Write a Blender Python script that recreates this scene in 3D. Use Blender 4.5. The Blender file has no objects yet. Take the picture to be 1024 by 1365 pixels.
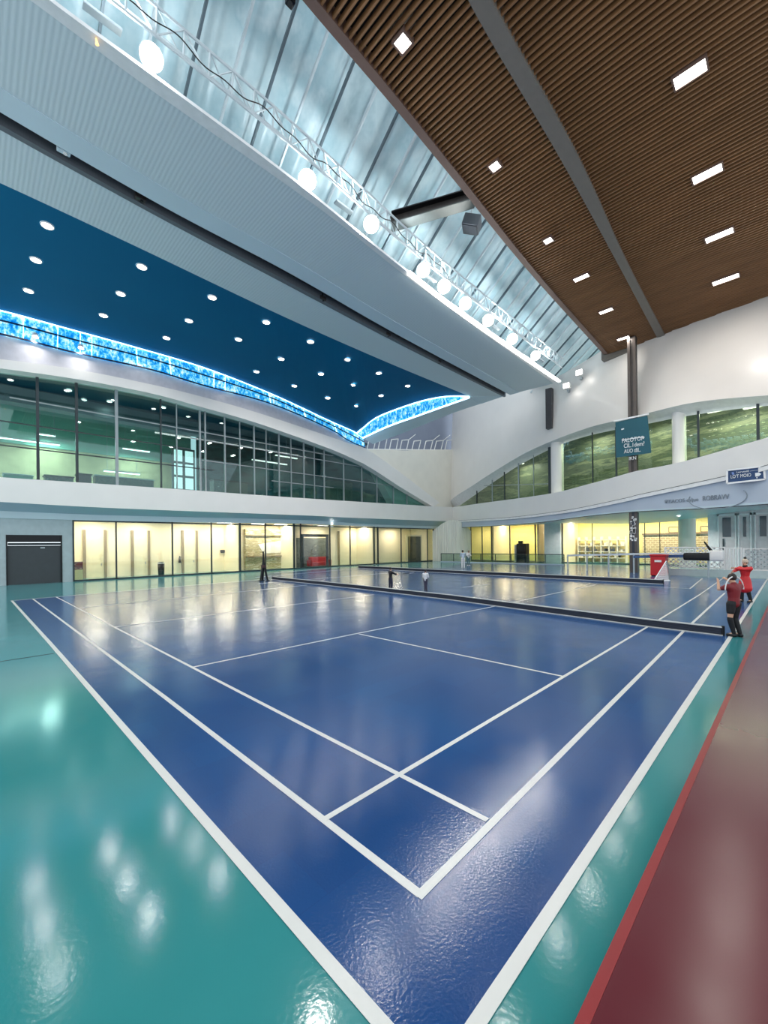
import bpy, bmesh, math, random
from mathutils import Vector, Matrix
from mathutils.bvhtree import BVHTree
random.seed(4)
S = bpy.context.scene
C = S.collection
# ------------------------------------------------------------------ camera
F, CX, CY, H = 552.0, 512.0, 726.0, 2.5
ROLL = math.atan(12 / 1104)
R2 = 2 ** .5 / 2
FWD, RGT, UP = Vector((R2, R2, 0)), Vector((R2, -R2, 0)), Vector((0, 0, 1))
cam_d = bpy.data.cameras.new('camera'); cam = bpy.data.objects.new('camera', cam_d); C.objects.link(cam)
cx_ = RGT * math.cos(ROLL) - UP * math.sin(ROLL); cy_ = RGT * math.sin(ROLL) + UP * math.cos(ROLL)
cam.matrix_world = Matrix((cx_, cy_, -FWD)).transposed().to_4x4()
cam.location = (0, 0, H)
cam_d.sensor_fit = 'VERTICAL'; cam_d.sensor_height = 24; cam_d.sensor_width = 24
cam_d.lens = 24 * F / 1365; cam_d.shift_y = (CY - 682.5) / 1365; cam_d.clip_end = 300; cam_d.clip_start = .05
S.camera = cam
S.view_settings.view_transform = 'Standard'; S.view_settings.look = 'None'; S.view_settings.gamma = 1
S.view_settings.use_curve_mapping = False; S.view_settings.exposure = 0.0

def ray(px, py):
    dx, dy = px - CX, CY - py
    xr = dx * math.cos(ROLL) + dy * math.sin(ROLL); zr = -dx * math.sin(ROLL) + dy * math.cos(ROLL)
    return FWD + RGT * (xr / F) + UP * (zr / F)
EYE = Vector((0, 0, H))
def at(px, py, X=None, Y=None, Z=None):
    d = ray(px, py)
    t = X / d.x if X is not None else Y / d.y if Y is not None else (Z - H) / d.z
    return EYE + d * t
def interp(tab, x):
    if x <= tab[0][0]: (a, b), (c, d) = tab[0], tab[1]
    elif x >= tab[-1][0]: (a, b), (c, d) = tab[-2], tab[-1]
    else:
        for (a, b), (c, d) in zip(tab, tab[1:]):
            if a <= x <= c: break
    return b + (d - b) * (x - a) / (c - a)
def curve(pts, n=40):
    """smooth Catmull-Rom through pixel points, n samples"""
    P = [Vector(p) for p in pts]
    if len(P) == 2: return [P[0].lerp(P[1], i / (n - 1)) for i in range(n)]
    P = [P[0] * 2 - P[1]] + P + [P[-1] * 2 - P[-2]]
    m = len(P) - 3; out = []
    L = [0]
    for i in range(m): L.append(L[-1] + (P[i + 2] - P[i + 1]).length)
    for k in range(n):
        s = L[-1] * k / (n - 1); i = 0
        while i < m - 1 and s > L[i + 1]: i += 1
        t = (s - L[i]) / max(1e-9, L[i + 1] - L[i])
        a, b, c, d = P[i:i + 4]
        out.append(.5 * ((2 * b) + (c - a) * t + (2 * a - 5 * b + 4 * c - d) * t * t + (3 * b - a - 3 * c + d) * t ** 3))
    return out
def lift(pts, X=None, Y=None, Z=None, n=40):
    f = lambda v, p: v(p.x) if callable(v) else v
    return [at(p.x, p.y, X=f(X, p), Y=f(Y, p), Z=f(Z, p)) for p in curve(pts, n)]

# ------------------------------------------------------------------ materials
MATS = {}
def nt(name):
    m = bpy.data.materials.new(name); m.use_nodes = True
    t = m.node_tree; b = t.nodes['Principled BSDF']
    return m, t, b
def srgb(c):
    f = lambda v: v / 12.92 if v <= .04045 else ((v + .055) / 1.055) ** 2.4
    return tuple(f(v / 255) for v in c) + (1,)
def mat(name, rgb, rough=.5, metal=0, var=.06, scale=3.0, bump=0, bscale=40, spec=.5, coat=0, emit=0, stretch=(1, 1, 1)):
    if name in MATS: return MATS[name]
    m, t, b = nt(name); N, L = t.nodes, t.links
    b.inputs['Roughness'].default_value = rough; b.inputs['Metallic'].default_value = metal
    b.inputs['Specular IOR Level'].default_value = spec; b.inputs['Coat Weight'].default_value = coat
    tc = N.new('ShaderNodeTexCoord'); mp = N.new('ShaderNodeMapping'); mp.inputs['Scale'].default_value = stretch
    L.new(tc.outputs['Object'], mp.inputs['Vector'])
    no = N.new('ShaderNodeTexNoise'); no.inputs['Scale'].default_value = scale; no.inputs['Detail'].default_value = 4
    L.new(mp.outputs['Vector'], no.inputs['Vector'])
    rp = N.new('ShaderNodeValToRGB'); c = srgb(rgb)
    rp.color_ramp.elements[0].position = .3; rp.color_ramp.elements[1].position = .7
    rp.color_ramp.elements[0].color = tuple(v * (1 - var) for v in c[:3]) + (1,)
    rp.color_ramp.elements[1].color = tuple(min(1, v * (1 + var)) for v in c[:3]) + (1,)
    L.new(no.outputs['Fac'], rp.inputs['Fac']); L.new(rp.outputs['Color'], b.inputs['Base Color'])
    if bump:
        n2 = N.new('ShaderNodeTexNoise'); n2.inputs['Scale'].default_value = bscale; n2.inputs['Detail'].default_value = 2
        L.new(mp.outputs['Vector'], n2.inputs['Vector'])
        bp = N.new('ShaderNodeBump'); bp.inputs['Strength'].default_value = bump; bp.inputs['Distance'].default_value = .02
        L.new(n2.outputs['Fac'], bp.inputs['Height']); L.new(bp.outputs['Normal'], b.inputs['Normal'])
    if emit:
        b.inputs['Emission Strength'].default_value = emit; b.inputs['Emission Color'].default_value = c
    MATS[name] = m; return m
def emat(name, rgb, strength):
    if name in MATS: return MATS[name]
    m, t, b = nt(name); N, L = t.nodes, t.links
    b.inputs['Base Color'].default_value = srgb(rgb); b.inputs['Emission Color'].default_value = srgb(rgb); b.inputs['Emission Strength'].default_value = strength
    MATS[name] = m; return m
def glass(name, tint=(235, 245, 242), refl=.12, rough=.02):
    m = bpy.data.materials.new(name); m.use_nodes = True; t = m.node_tree; N, L = t.nodes, t.links
    N.remove(N['Principled BSDF']); out = N['Material Output']
    tr = N.new('ShaderNodeBsdfTransparent'); tr.inputs['Color'].default_value = srgb(tint)
    gl = N.new('ShaderNodeBsdfGlossy'); gl.inputs['Roughness'].default_value = rough; gl.inputs['Color'].default_value = (.9, .95, .95, 1)
    lw = N.new('ShaderNodeLayerWeight'); lw.inputs['Blend'].default_value = .5
    fr = N.new('ShaderNodeMath'); fr.operation = 'POWER'; fr.inputs[1].default_value = 5; L.new(lw.outputs['Facing'], fr.inputs[0])
    ad = N.new('ShaderNodeMath'); ad.operation = 'ADD'; ad.inputs[1].default_value = refl; ad.use_clamp = True
    L.new(fr.outputs[0], ad.inputs[0])
    mx = N.new('ShaderNodeMixShader'); L.new(ad.outputs[0], mx.inputs['Fac']); L.new(tr.outputs[0], mx.inputs[1]); L.new(gl.outputs[0], mx.inputs[2])
    L.new(mx.outputs[0], out.inputs['Surface']); MATS[name] = m; return m
def wavy(name, rgb, period, depth, axis='X', rough=.5, dark=None):
    """ribbed sheet: colour with shallow bands along one axis"""
    m, t, b = nt(name); N, L = t.nodes, t.links
    b.inputs['Base Color'].default_value = srgb(rgb); b.inputs['Roughness'].default_value = rough
    tc = N.new('ShaderNodeTexCoord'); w = N.new('ShaderNodeTexWave'); w.bands_direction = axis
    w.inputs['Scale'].default_value = .314 / period; w.inputs['Distortion'].default_value = .6; w.inputs['Detail'].default_value = 1
    L.new(tc.outputs['Object'], w.inputs['Vector'])
    bp = N.new('ShaderNodeBump'); bp.inputs['Strength'].default_value = 1; bp.inputs['Distance'].default_value = depth
    L.new(w.outputs['Fac'], bp.inputs['Height']); L.new(bp.outputs['Normal'], b.inputs['Normal'])
    if dark:
        mx = N.new('ShaderNodeMix'); mx.data_type = 'RGBA'; mx.inputs[6].default_value = srgb(dark); mx.inputs[7].default_value = srgb(rgb)
        L.new(w.outputs['Fac'], mx.inputs[0]); L.new(mx.outputs[2], b.inputs['Base Color'])
    MATS[name] = m; return m
def bands(name, cols, scale, stretch, rough=.4, emit=0):
    """streaky many-coloured surface"""
    m, t, b = nt(name); N, L = t.nodes, t.links
    b.inputs['Roughness'].default_value = rough
    tc = N.new('ShaderNodeTexCoord'); mp = N.new('ShaderNodeMapping'); mp.inputs['Scale'].default_value = stretch
    no = N.new('ShaderNodeTexNoise'); no.inputs['Scale'].default_value = scale; no.inputs['Detail'].default_value = 5; no.inputs['Roughness'].default_value = .65
    rp = N.new('ShaderNodeValToRGB')
    L.new(tc.outputs['Object'], mp.inputs['Vector']); L.new(mp.outputs['Vector'], no.inputs['Vector']); L.new(no.outputs['Fac'], rp.inputs['Fac'])
    e = rp.color_ramp.elements
    n = len(cols)
    for i, c in enumerate(cols):
        p = .3 + .4 * i / (n - 1)
        el = e[i] if i < 2 else e.new(p)
        el.position = p; el.color = srgb(c)
    for i, c in enumerate(cols):
        e[i].position = .3 + .4 * i / (n - 1); e[i].color = srgb(c)
    L.new(rp.outputs['Color'], b.inputs['Base Color'])
    if emit:
        L.new(rp.outputs['Color'], b.inputs['Emission Color']); b.inputs['Emission Strength'].default_value = emit
    MATS[name] = m; return m

WHITE = mat('white_paint', (236, 234, 230), .38, var=.02, scale=.6)
WHITE2 = mat('cream_plaster', (232, 228, 216), .45, var=.03, scale=.8)
GLOSSW = mat('gloss_white_panel', (234, 228, 222), .34, var=.02, scale=.5, coat=.08)
BLUEGREY = mat('bluegrey_paint', (186, 198, 212), .45, var=.03, scale=.7)
SLATE = mat('slate_paint', (132, 140, 158), .5, var=.04, scale=.6)
GREYLIP = mat('grey_lip', (96, 102, 108), .5)
BLACK = mat('black_matte', (14, 14, 16), .6)
BLACKM = mat('black_metal', (24, 25, 28), .35, metal=.4)
DARKSTEEL = mat('dark_steel', (70, 66, 64), .4, metal=.5, var=.15)
STEEL = mat('steel', (176, 184, 188), .3, metal=.6)
ALU = mat('aluminium_mullion', (150, 160, 164), .35, metal=.4)
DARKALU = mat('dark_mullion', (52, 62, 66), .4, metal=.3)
TRUSSM = mat('truss_white', (196, 206, 210), .4, metal=.2)
BLUECEIL = mat('blue_ceiling', (0, 98, 138), .8, var=.05, scale=.15, spec=.15)
BULK = wavy('ribbed_bulkhead', (198, 212, 216), .16, .006, 'X', .45)
BULKSM = mat('smooth_bulkhead', (196, 214, 222), .4, var=.03, scale=.4)
BRONZE = mat('bronze_edge', (112, 88, 78), .45, metal=.2)
BEAMG = mat('taupe_beam', (112, 106, 98), .5, var=.05)
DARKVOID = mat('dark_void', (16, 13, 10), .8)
GLASS = glass('clear_glass', (247, 246, 243), .04)
TEALGLASS = glass('teal_glass', (200, 226, 224), .07)
LAMP = emat('lamp_white', (255, 250, 240), 14)
LAMPSOFT = emat('lamp_soft', (255, 252, 246), 6)
LEDW = emat('led_strip_white', (255, 253, 248), 7)
BLUEWHITE = emat('cornice_glow', (190, 232, 255), 3.2)
RED = mat('red_plastic', (196, 24, 34), .4)
CREAM = mat('cream_room_wall', (246, 234, 202), .6, var=.02)
YELLOW = mat('yellow_room_wall', (246, 233, 156), .6, var=.03)

# ------------------------------------------------------------------ builders
def tag(o, label=None, cat=None, group=None, kind=None):
    if label: o['label'] = label
    if cat: o['category'] = cat
    if group: o['group'] = group
    if kind: o['kind'] = kind
    return o
def link(name, me, m, parent=None):
    o = bpy.data.objects.new(name, me); C.objects.link(o)
    if m: me.materials.append(m)
    if parent: o.parent = parent
    return o
def obj(name, bm, m, parent=None, smooth=False, loc=None):
    bmesh.ops.recalc_face_normals(bm, faces=bm.faces)
    me = bpy.data.meshes.new(name)
    if parent is not None and parent.get('origin') is not None:
        o_ = Vector(parent['origin'])
        bmesh.ops.translate(bm, verts=bm.verts, vec=-o_)
    bm.to_mesh(me); bm.free()
    if smooth:
        me.shade_smooth()
        if smooth == 'angle': me.set_sharp_from_angle(angle=.6)
    return link(name, me, m, parent)
def thing(name, label, cat, loc=(0, 0, 0), group=None, kind=None):
    o = bpy.data.objects.new(name, None); C.objects.link(o); o.location = loc; o.empty_display_size = .2
    o['origin'] = tuple(loc)
    return tag(o, label, cat, group, kind)
def box(bm, lo, hi, M=None, bev=0):
    r = bmesh.ops.create_cube(bm, size=1); vs = r['verts']
    lo, hi = Vector(lo), Vector(hi)
    for v in vs:
        v.co = Vector((lo[i] + (hi[i] - lo[i]) * (v.co[i] + .5) for i in range(3)))
    if bev:
        es = list({e for v in vs for e in v.link_edges})
        g = bmesh.ops.bevel(bm, geom=es, offset=bev, segments=2, affect='EDGES', profile=.6)
        vs = list({v for f in g['faces'] for v in f.verts} | {v for v in vs if v.is_valid})
    if M is not None:
        for v in vs: v.co = M @ v.co
    return vs
def frame_axes(a, b, up=Vector((0, 0, 1))):
    z = (b - a).normalized(); u = up
    if abs(z.dot(u)) > .98: u = Vector((1, 0, 0))
    x = u.cross(z).normalized(); y = z.cross(x)
    return x, y, z
def tube(bm, a, b, r, n=8, r2=None):
    a, b = Vector(a), Vector(b); x, y, z = frame_axes(a, b); r2 = r if r2 is None else r2
    A = [bm.verts.new(a + (x * math.cos(t) + y * math.sin(t)) * r) for t in [2 * math.pi * i / n for i in range(n)]]
    B = [bm.verts.new(b + (x * math.cos(t) + y * math.sin(t)) * r2) for t in [2 * math.pi * i / n for i in range(n)]]
    for i in range(n): bm.faces.new((A[i], A[(i + 1) % n], B[(i + 1) % n], B[i]))
    bm.faces.new(A[::-1]); bm.faces.new(B)
def bar(bm, a, b, w, h, up=Vector((0, 0, 1))):
    """rectangular bar between two points, w across, h along up"""
    a, b = Vector(a), Vector(b); x, y, z = frame_axes(a, b, up)
    q = [(-1, -1), (1, -1), (1, 1), (-1, 1)]
    A = [bm.verts.new(a + x * (w / 2 * i) + y * (h / 2 * j)) for i, j in q]
    B = [bm.verts.new(b + x * (w / 2 * i) + y * (h / 2 * j)) for i, j in q]
    for i in range(4): bm.faces.new((A[i], A[(i + 1) % 4], B[(i + 1) % 4], B[i]))
    bm.faces.new(A[::-1]); bm.faces.new(B)
def loft(bm, A, B, ex=None):
    """strip between two equal point lists, made solid by pushing it along ex"""
    n = len(A); ex = Vector(ex) if ex is not None else None
    a = [bm.verts.new(p) for p in A]; b = [bm.verts.new(p) for p in B]
    for i in range(n - 1): bm.faces.new((a[i], a[i + 1], b[i + 1], b[i]))
    if ex is not None:
        c = [bm.verts.new(p + ex) for p in A]; d = [bm.verts.new(p + ex) for p in B]
        for i in range(n - 1):
            bm.faces.new((c[i + 1], c[i], d[i], d[i + 1])); bm.faces.new((a[i + 1], a[i], c[i], c[i + 1])); bm.faces.new((b[i], b[i + 1], d[i + 1], d[i]))
        bm.faces.new((a[0], b[0], d[0], c[0])); bm.faces.new((b[-1], a[-1], c[-1], d[-1]))
def struct(name, bm, m, label, cat, parent=None, smooth=False):
    o = obj(name, bm, m, parent, smooth)
    if parent is None: tag(o, label, cat, None, 'structure')
    return o
def strip(name, A, B, ex, m, label, cat, parent=None, smooth=False):
    bm = bmesh.new(); loft(bm, A, B, ex); return struct(name, bm, m, label, cat, parent, 'angle')
def prism(bm, pts, ex):
    a = [bm.verts.new(Vector(p)) for p in pts]; b = [bm.verts.new(Vector(p) + Vector(ex)) for p in pts]
    n = len(a); bm.faces.new(a); bm.faces.new(b[::-1])
    for i in range(n): bm.faces.new((a[i], b[i], b[(i + 1) % n], a[(i + 1) % n]))
def lamp(name, loc, size, power, aim=None, color=(1, .96, .9), parent=None, shape='DISK', size_y=None, spread=180):
    d = bpy.data.lights.new(name, 'AREA'); d.shape = shape; d.size = size; d.energy = power; d.color = color; d.spread = math.radians(spread)
    if size_y: d.size_y = size_y
    o = bpy.data.objects.new(name, d); C.objects.link(o); loc = Vector(loc)
    q = (aim - loc if aim is not None else Vector((0, 0, -1))).to_track_quat('-Z', 'Y')
    o.rotation_euler = q.to_euler()
    if parent is not None:
        o.parent = parent; loc = loc - Vector(parent['origin'])
    o.location = loc
    return o
def lines_text(name, txt, size, M, m, parent, ext=.01, align='LEFT'):
    cu = bpy.data.curves.new(name, 'FONT'); cu.body = txt; cu.size = size; cu.extrude = ext; cu.align_x = align
    o = bpy.data.objects.new(name, cu); C.objects.link(o)
    cu.materials.append(m)
    me = bpy.data.meshes.new_from_object(o); bpy.data.objects.remove(o)
    o = link(name, me, None, parent)
    o.matrix_local = M
    return o
def basis(x, y, o):
    x = x.normalized(); z = x.cross(y).normalized(); y = z.cross(x)
    M = Matrix((x, y, z)).transposed().to_4x4(); M.translation = o; return M

# ------------------------------------------------------------------ floor
def floor_mat(name, rgb, rough, bump, bscale, tile=None, stretch=(1, 1, 1), spec=.42, sheen=.1):
    m = mat(name, rgb, rough, var=.05, scale=.5, bump=bump, bscale=bscale, stretch=stretch, spec=spec)
    t = m.node_tree; N, L = t.nodes, t.links; b = N['Principled BSDF']
    b.inputs['Sheen Weight'].default_value = sheen; b.inputs['Sheen Roughness'].default_value = .4; b.inputs['Sheen Tint'].default_value = (.55, .78, 1, 1)
    tc = [n for n in N if n.type == 'TEX_COORD'][0]
    n2 = N.new('ShaderNodeTexNoise'); n2.inputs['Scale'].default_value = .9; n2.inputs['Detail'].default_value = 6
    L.new(tc.outputs['Object'], n2.inputs['Vector'])
    mr = N.new('ShaderNodeMapRange'); mr.inputs['From Min'].default_value = .35; mr.inputs['From Max'].default_value = .7
    mr.inputs['To Min'].default_value = rough * .82; mr.inputs['To Max'].default_value = rough * 1.2
    L.new(n2.outputs['Fac'], mr.inputs['Value']); L.new(mr.outputs['Result'], b.inputs['Roughness'])
    if tile:
        bk = N.new('ShaderNodeTexBrick'); bk.inputs['Scale'].default_value = 1; bk.inputs['Brick Width'].default_value = tile[0]; bk.inputs['Row Height'].default_value = tile[1]
        bk.inputs['Mortar Size'].default_value = .004; bk.inputs['Color1'].default_value = (1, 1, 1, 1); bk.inputs['Color2'].default_value = (.86, .88, .92, 1); bk.inputs['Mortar'].default_value = (.8, .84, .9, 1)
        L.new(tc.outputs['Object'], bk.inputs['Vector'])
        mx = N.new('ShaderNodeMix'); mx.data_type = 'RGBA'; mx.blend_type = 'MULTIPLY'; mx.inputs[0].default_value = 1
        rp = [n for n in N if n.type == 'VALTORGB'][0]
        L.new(rp.outputs['Color'], mx.inputs[6]); L.new(bk.outputs['Color'], mx.inputs[7]); L.new(mx.outputs[2], b.inputs['Base Color'])
    return m
TEALF = floor_mat('teal_floor', (44, 130, 130), .125, .03, 30)
BLUEF = floor_mat('blue_court', (0, 64, 122), .165, .06, 45, tile=(1.2, .6), spec=.3)
TRACK = floor_mat('maroon_track', (92, 30, 40), .22, 0, 60)
LINEW = mat('court_line_white', (214, 212, 206), .35, var=.03)
bm = bmesh.new(); box(bm, (-6, -3, -.3), (62, 46, 0))
struct('floor', bm, TEALF, 'glossy teal green sports floor around the blue court', 'floor')
# blue court with its far, bending border
far_px = [(470, 757), (590, 757), (618, 751), (700, 750.5), (760, 752.5), (850, 758), (930, 770)]
bp_ = [(1.5, 1.2), (1.5, 26.75), (15.6, 28.2), (16.5, 31.5), (19.7, 34.2)] + [tuple(at(x, y, Z=0).xy) for x, y in far_px] + [(36.5, 1.35)]
bm = bmesh.new(); prism(bm, [(x, y, .004) for x, y in bp_], (0, 0, -.002))
court = struct('floor_court', bm, BLUEF, 'deep blue glossy court surface with white lines', 'court floor')
LZC = [.0062]
def cline(pts, w):
    LZC[0] += .0004
    bm = bmesh.new(); P = [Vector((x, y, LZC[0])) for x, y in pts]; A, B = [], []
    for i, p in enumerate(P):
        d = (P[min(i + 1, len(P) - 1)] - P[max(i - 1, 0)]).normalized(); s = Vector((-d.y, d.x, 0)) * (w / 2)
        A.append(p + s); B.append(p - s)
    loft(bm, A, B, (0, 0, -.002)); obj('court_line', bm, LINEW, court)
LW = .07
for pts, w in [
    ([(1.5, 1.12), (1.47, 14), (1.4, 26.75)], .085), ([(1.46, 1.2), (13.9, 1.26), (37, 1.42)], .085),
    ([(2.25, 1.92), (2.27, 7.4), (2.18, 26.8)], LW), ([(3.28, 2.0), (3.23, 8.9), (3.1, 26.9)], .062),
    ([(2.22, 1.92), (14.08, 2.27), (25.6, 2.5)], LW), ([(2.25, 3.07), (13.9, 3.14), (24, 3.26), (37, 3.6)], .062),
    ([(3.2, 8.88), (7.7, 8.8), (14, 8.55), (26, 8.45)], .06), ([(7.8, 3.13), (7.68, 8.7)], .06),
    ([(3.2, 15.2), (14.3, 15.05)], .06), ([(3.1, 21.1), (15, 21.9)], .07), ([(1.4, 26.7), (10.3, 27.75), (15.4, 28.2)], .08),
    ([(19.65, 34), (31, 37.4), (36, 37.5)], .09), ([(13.5, 25.3), (26, 25.4)], .08), ([(19.9, 13.6), (22.5, 13.4)], .08),
    ([(26.7, 8.2), (26.74, 4.0)], .07), ([(26.7, 4.03), (34.7, 4.55)], .08), ([(16, 30.5), (30, 33.2)], .08),
]: cline(pts, w)
# raised maroon running track with a bright red kerb face
bm = bmesh.new(); box(bm, (-6, -6, -.3), (45, .74, .13)); struct('floor_track', bm, TRACK, 'raised maroon running track beside the teal floor', 'track floor')
bm = bmesh.new(); box(bm, (-6, .741, .001), (45, .80, .131)); struct('trim_1', bm, mat('red_kerb', (132, 8, 22), .35), 'bright red kerb along the edge of the maroon track', 'kerb')
# dark floor joint in the teal area
bm = bmesh.new(); a, b = at(0, 882, Z=0), at(72, 871, Z=0); a = a + (a - b) * .8
bar(bm, a + Vector((0, 0, .002)), b + Vector((0, 0, .002)), .03, .004); struct('trim_2', bm, BLACK, 'thin black joint line across the teal floor', 'floor joint')

# ------------------------------------------------------------------ left wall (plane Y = 38)
YL = 38.0
def LZ(pts, Y): return sorted((p.x, p.z) for p in lift(pts, Y=Y, n=60))
fasT = [(-90, 628), (0, 636), (105, 643), (230, 651.5), (367, 661.5), (481, 669), (571, 674.5), (606, 676)]
fasB = [(-90, 664), (0, 669), (156, 677.5), (400, 686.8), (465, 690), (571, 694), (606, 695)]
sofB = [(-90, 677), (0, 681), (156, 687), (400, 693), (496, 699), (571, 701), (606, 702)]
beamB = [(-90, 687), (0, 690.5), (156, 694.5), (312, 697), (400, 698), (496, 702), (571, 704.5), (606, 705)]
rimT = [(-90, 469), (0, 478.6), (100, 492), (200, 512), (270, 529), (340, 549), (434, 580), (465, 591), (490, 599), (538, 633), (586, 670)]
rimB = [(-90, 480), (0, 491), (100, 505), (200, 524), (270, 543), (340, 563), (434, 596), (465, 609), (490, 621), (535, 650), (578, 675.5)]
glT = [(-90, 484), (0, 494), (51, 501), (156, 517.5), (270, 542), (340, 562), (434, 597), (502, 631), (540, 655), (571, 676)]
cryB = [(-90, 432), (0, 446), (100, 471), (200, 493), (270, 514), (360, 538), (440, 572), (465, 588), (487, 597)]
cryT = [(-90, 394), (0, 413), (100, 440), (180, 462), (271, 489), (360, 523.5), (440, 560.5), (473, 575), (484, 583)]
strip('wall_left', lift(fasT, Y=36.8), lift(fasB, Y=36.8), (0, 1.4, 0), WHITE, 'white balcony fascia along the long glazed wall', 'balcony wall')
strip('trim_3', lift(fasB, Y=36.85), lift(sofB, Y=38.0), (0, 0.02, .25), BLUEGREY, 'bluegrey soffit under the long white balcony fascia', 'soffit')
strip('trim_4', lift(sofB, Y=38.02), lift(beamB, Y=38.02), (0, .5, 0), BULKSM, 'pale blue beam above the ground floor glazing', 'beam')
strip('trim_5', lift(rimT, Y=37.3), lift(rimB, Y=37.3), (0, 1.2, 0), WHITE, 'white arched rim sweeping over the long upper glazing', 'arch', smooth=False)
uA = lift(cryB, Y=37.6); uB = lift([p for p in rimT if p[0] < 480] + [(489, 598.5)], Y=37.6)
strip('wall_left_upper', uA, uB, (0, .5, 0), mat('mauve_white', (200, 200, 208), .3), 'mauve grey wall band between blue cornice and white arch', 'wall')
# corner wall: slate above, cream below, seen over the arch shoulder
bm = bmesh.new(); prism(bm, [at(474, 552, Y=39.6), at(606.5, 545, Y=39.6), at(606.5, 606, Y=39.6), at(474, 606, Y=39.6)], (0, .4, 0))
bm2 = bmesh.new(); prism(bm2, [at(606.5, 500, Y=39.6), at(606.5, 612, Y=39.6), at(470, 612, Y=39.6), at(470, 500, Y=39.6)], (0, .4, 0)); bm.free()
struct('wall_corner_upper', bm2, SLATE, 'slate grey wall recess behind the white railing frames', 'wall')
ledgeY = 38.3
bm = bmesh.new(); prism(bm, [at(486, 599, Y=ledgeY), at(540, 600.5, Y=ledgeY), at(606.8, 599, Y=ledgeY), at(606.8, 700, Y=ledgeY), at(540, 700, Y=ledgeY)], (0, 1.2, 0))
struct('wall_corner', bm, WHITE2, 'cream wall filling the corner between both white arches', 'wall')
# white railing frames on the ledge
def railing():
    base = at(545, 600, Y=38.5)
    t = thing('railing', 'white bent tube railing on the ledge before the slate recess', 'railing', base)
    xs = [(489, 586), (504, 585), (519, 586), (533, 587), (549, 588), (565, 588), (579, 588), (593, 587)]
    for i, (x, y) in enumerate(xs):
        bm = bmesh.new(); a = at(x, 600, Y=38.5); b = at(x + 3, y, Y=38.5); c = at(x + 12, y - .8, Y=38.5); d = at(x + 9, 600, Y=38.5)
        for p, q in ((a, b), (b, c), (c, d)): tube(bm, p, q, .07, 6)
        if i in (3, 5, 6, 7):
            tube(bm, c, at(x + 21, y - 8, Y=39.2), .05, 6)
        obj('frame', bm, WHITE, t)
    bm = bmesh.new(); tube(bm, at(488, 599, Y=38.5), at(606, 600, Y=38.5), .08, 6); obj('bottom_rail', bm, WHITE, t)
railing()

# upper glazing, left
YG = 38.25
zt = LZ(glT, YG); zb = LZ(fasT, YG)
win = thing('window_1', 'long arched upper glazing with grey mullions over the white balcony', 'window', kind='structure')
bm = bmesh.new(); loft(bm, lift(glT, Y=YG), lift(fasT[:-1], Y=YG), (0, .03, 0)); obj('glass_pane', bm, TEALGLASS, win)
bm = bmesh.new(); bm2 = bmesh.new()
for x, w, dark in [(-60, .16, 1), (51, .16, 1), (103, .16, 1), (156, .2, 0), (215, .1, 1), (236, .07, 0), (267, .14, 0), (274, .12, 0), (300, .11, 0), (320, .06, 0), (339, .11, 0), (355, .06, 0), (372, .11, 0), (388, .06, 0), (405, .11, 0), (419, .06, 0), (432, .11, 0), (458, .11, 0), (482, .11, 0), (502, .11, 0), (524, .1, 0), (542, .1, 0)]:
    X = at(x, 650, Y=YG).x; z1, z0 = interp(zt, X), interp(zb, X)
    bar(bm2 if dark else bm, (X, YG - .02, z0 - .3), (X, YG - .02, z1 + .15), w, .2, Vector((0, 1, 0)))
for z, X0, X1, dark in [(11.2, -4, 14, 1), (9.55, -4, 16, 1), (12.9, 2, 30, 0), (10.35, 15, 46, 0), (12.2, 14, 40, 0), (9.2, 22, 30, 0)]:
    n = 60; prev = None
    for i in range(n):
        X = X0 + (X1 - X0) * i / (n - 1); ok = z < interp(zt, X) and z > interp(zb, X)
        if ok and prev is not None: pass
        if ok: prev = X if prev is None else prev; last = X
    if prev is not None: bar(bm2 if dark else bm, (prev, YG - .02, z), (last, YG - .02, z), .1 if not dark else .13, .07)
obj('mullion_frame', bm, ALU, win); obj('dark_mullion_frame', bm2, DARKALU, win)
# upper room behind the long glazing
D1 = mat('dark_teal_ceiling', (18, 66, 78), .35, var=.1, scale=.3)
bm = bmesh.new(); box(bm, (-9, 38.6, 15.2), (36, 49, 15.4)); struct('ceiling_upper_room', bm, D1, 'dark teal ceiling inside the upper glazed room', 'ceiling')
bm = bmesh.new(); box(bm, (-9, 38.3, 6.2), (52, 49, 6.4)); struct('floor_upper_room', bm, BLUEGREY, 'floor slab of the upper glazed room', 'floor')
bm = bmesh.new(); box(bm, (-9, 48, 6.4), (17.5, 48.3, 11.6)); struct('wall_upper_back', bm, mat('olive_cream', (208, 192, 150), .6, var=.12, scale=1.5), 'olive cream lower back wall of the upper room', 'wall')
bm = bmesh.new(); box(bm, (-9, 47.8, 11.6), (17.5, 48.3, 15.2)); struct('wall_upper_green', bm, mat('green_band', (128, 190, 170), .5, var=.06), 'pale green band high on the upper room back wall', 'wall')
bm = bmesh.new(); box(bm, (17.5, 46, 6.4), (54, 46.3, 18)); struct('wall_upper_teal', bm, bands('teal_streaks', [(16, 56, 66), (28, 80, 88), (54, 108, 112), (34, 82, 90)], 1.2, (.6, 1, 1.5)), 'dark streaky teal back wall of the upper room', 'wall')
bm = bmesh.new(); box(bm, (-9, 43, 13.9), (17.5, 44.2, 15.1)); struct('beam_upper_room', bm, mat('grey_beam', (110, 122, 128), .5), 'grey downstand beam in the upper glazed room', 'beam')
bm = bmesh.new(); box(bm, (36, 38.6, 15.2), (54, 49, 15.4)); bm.free()
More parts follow.
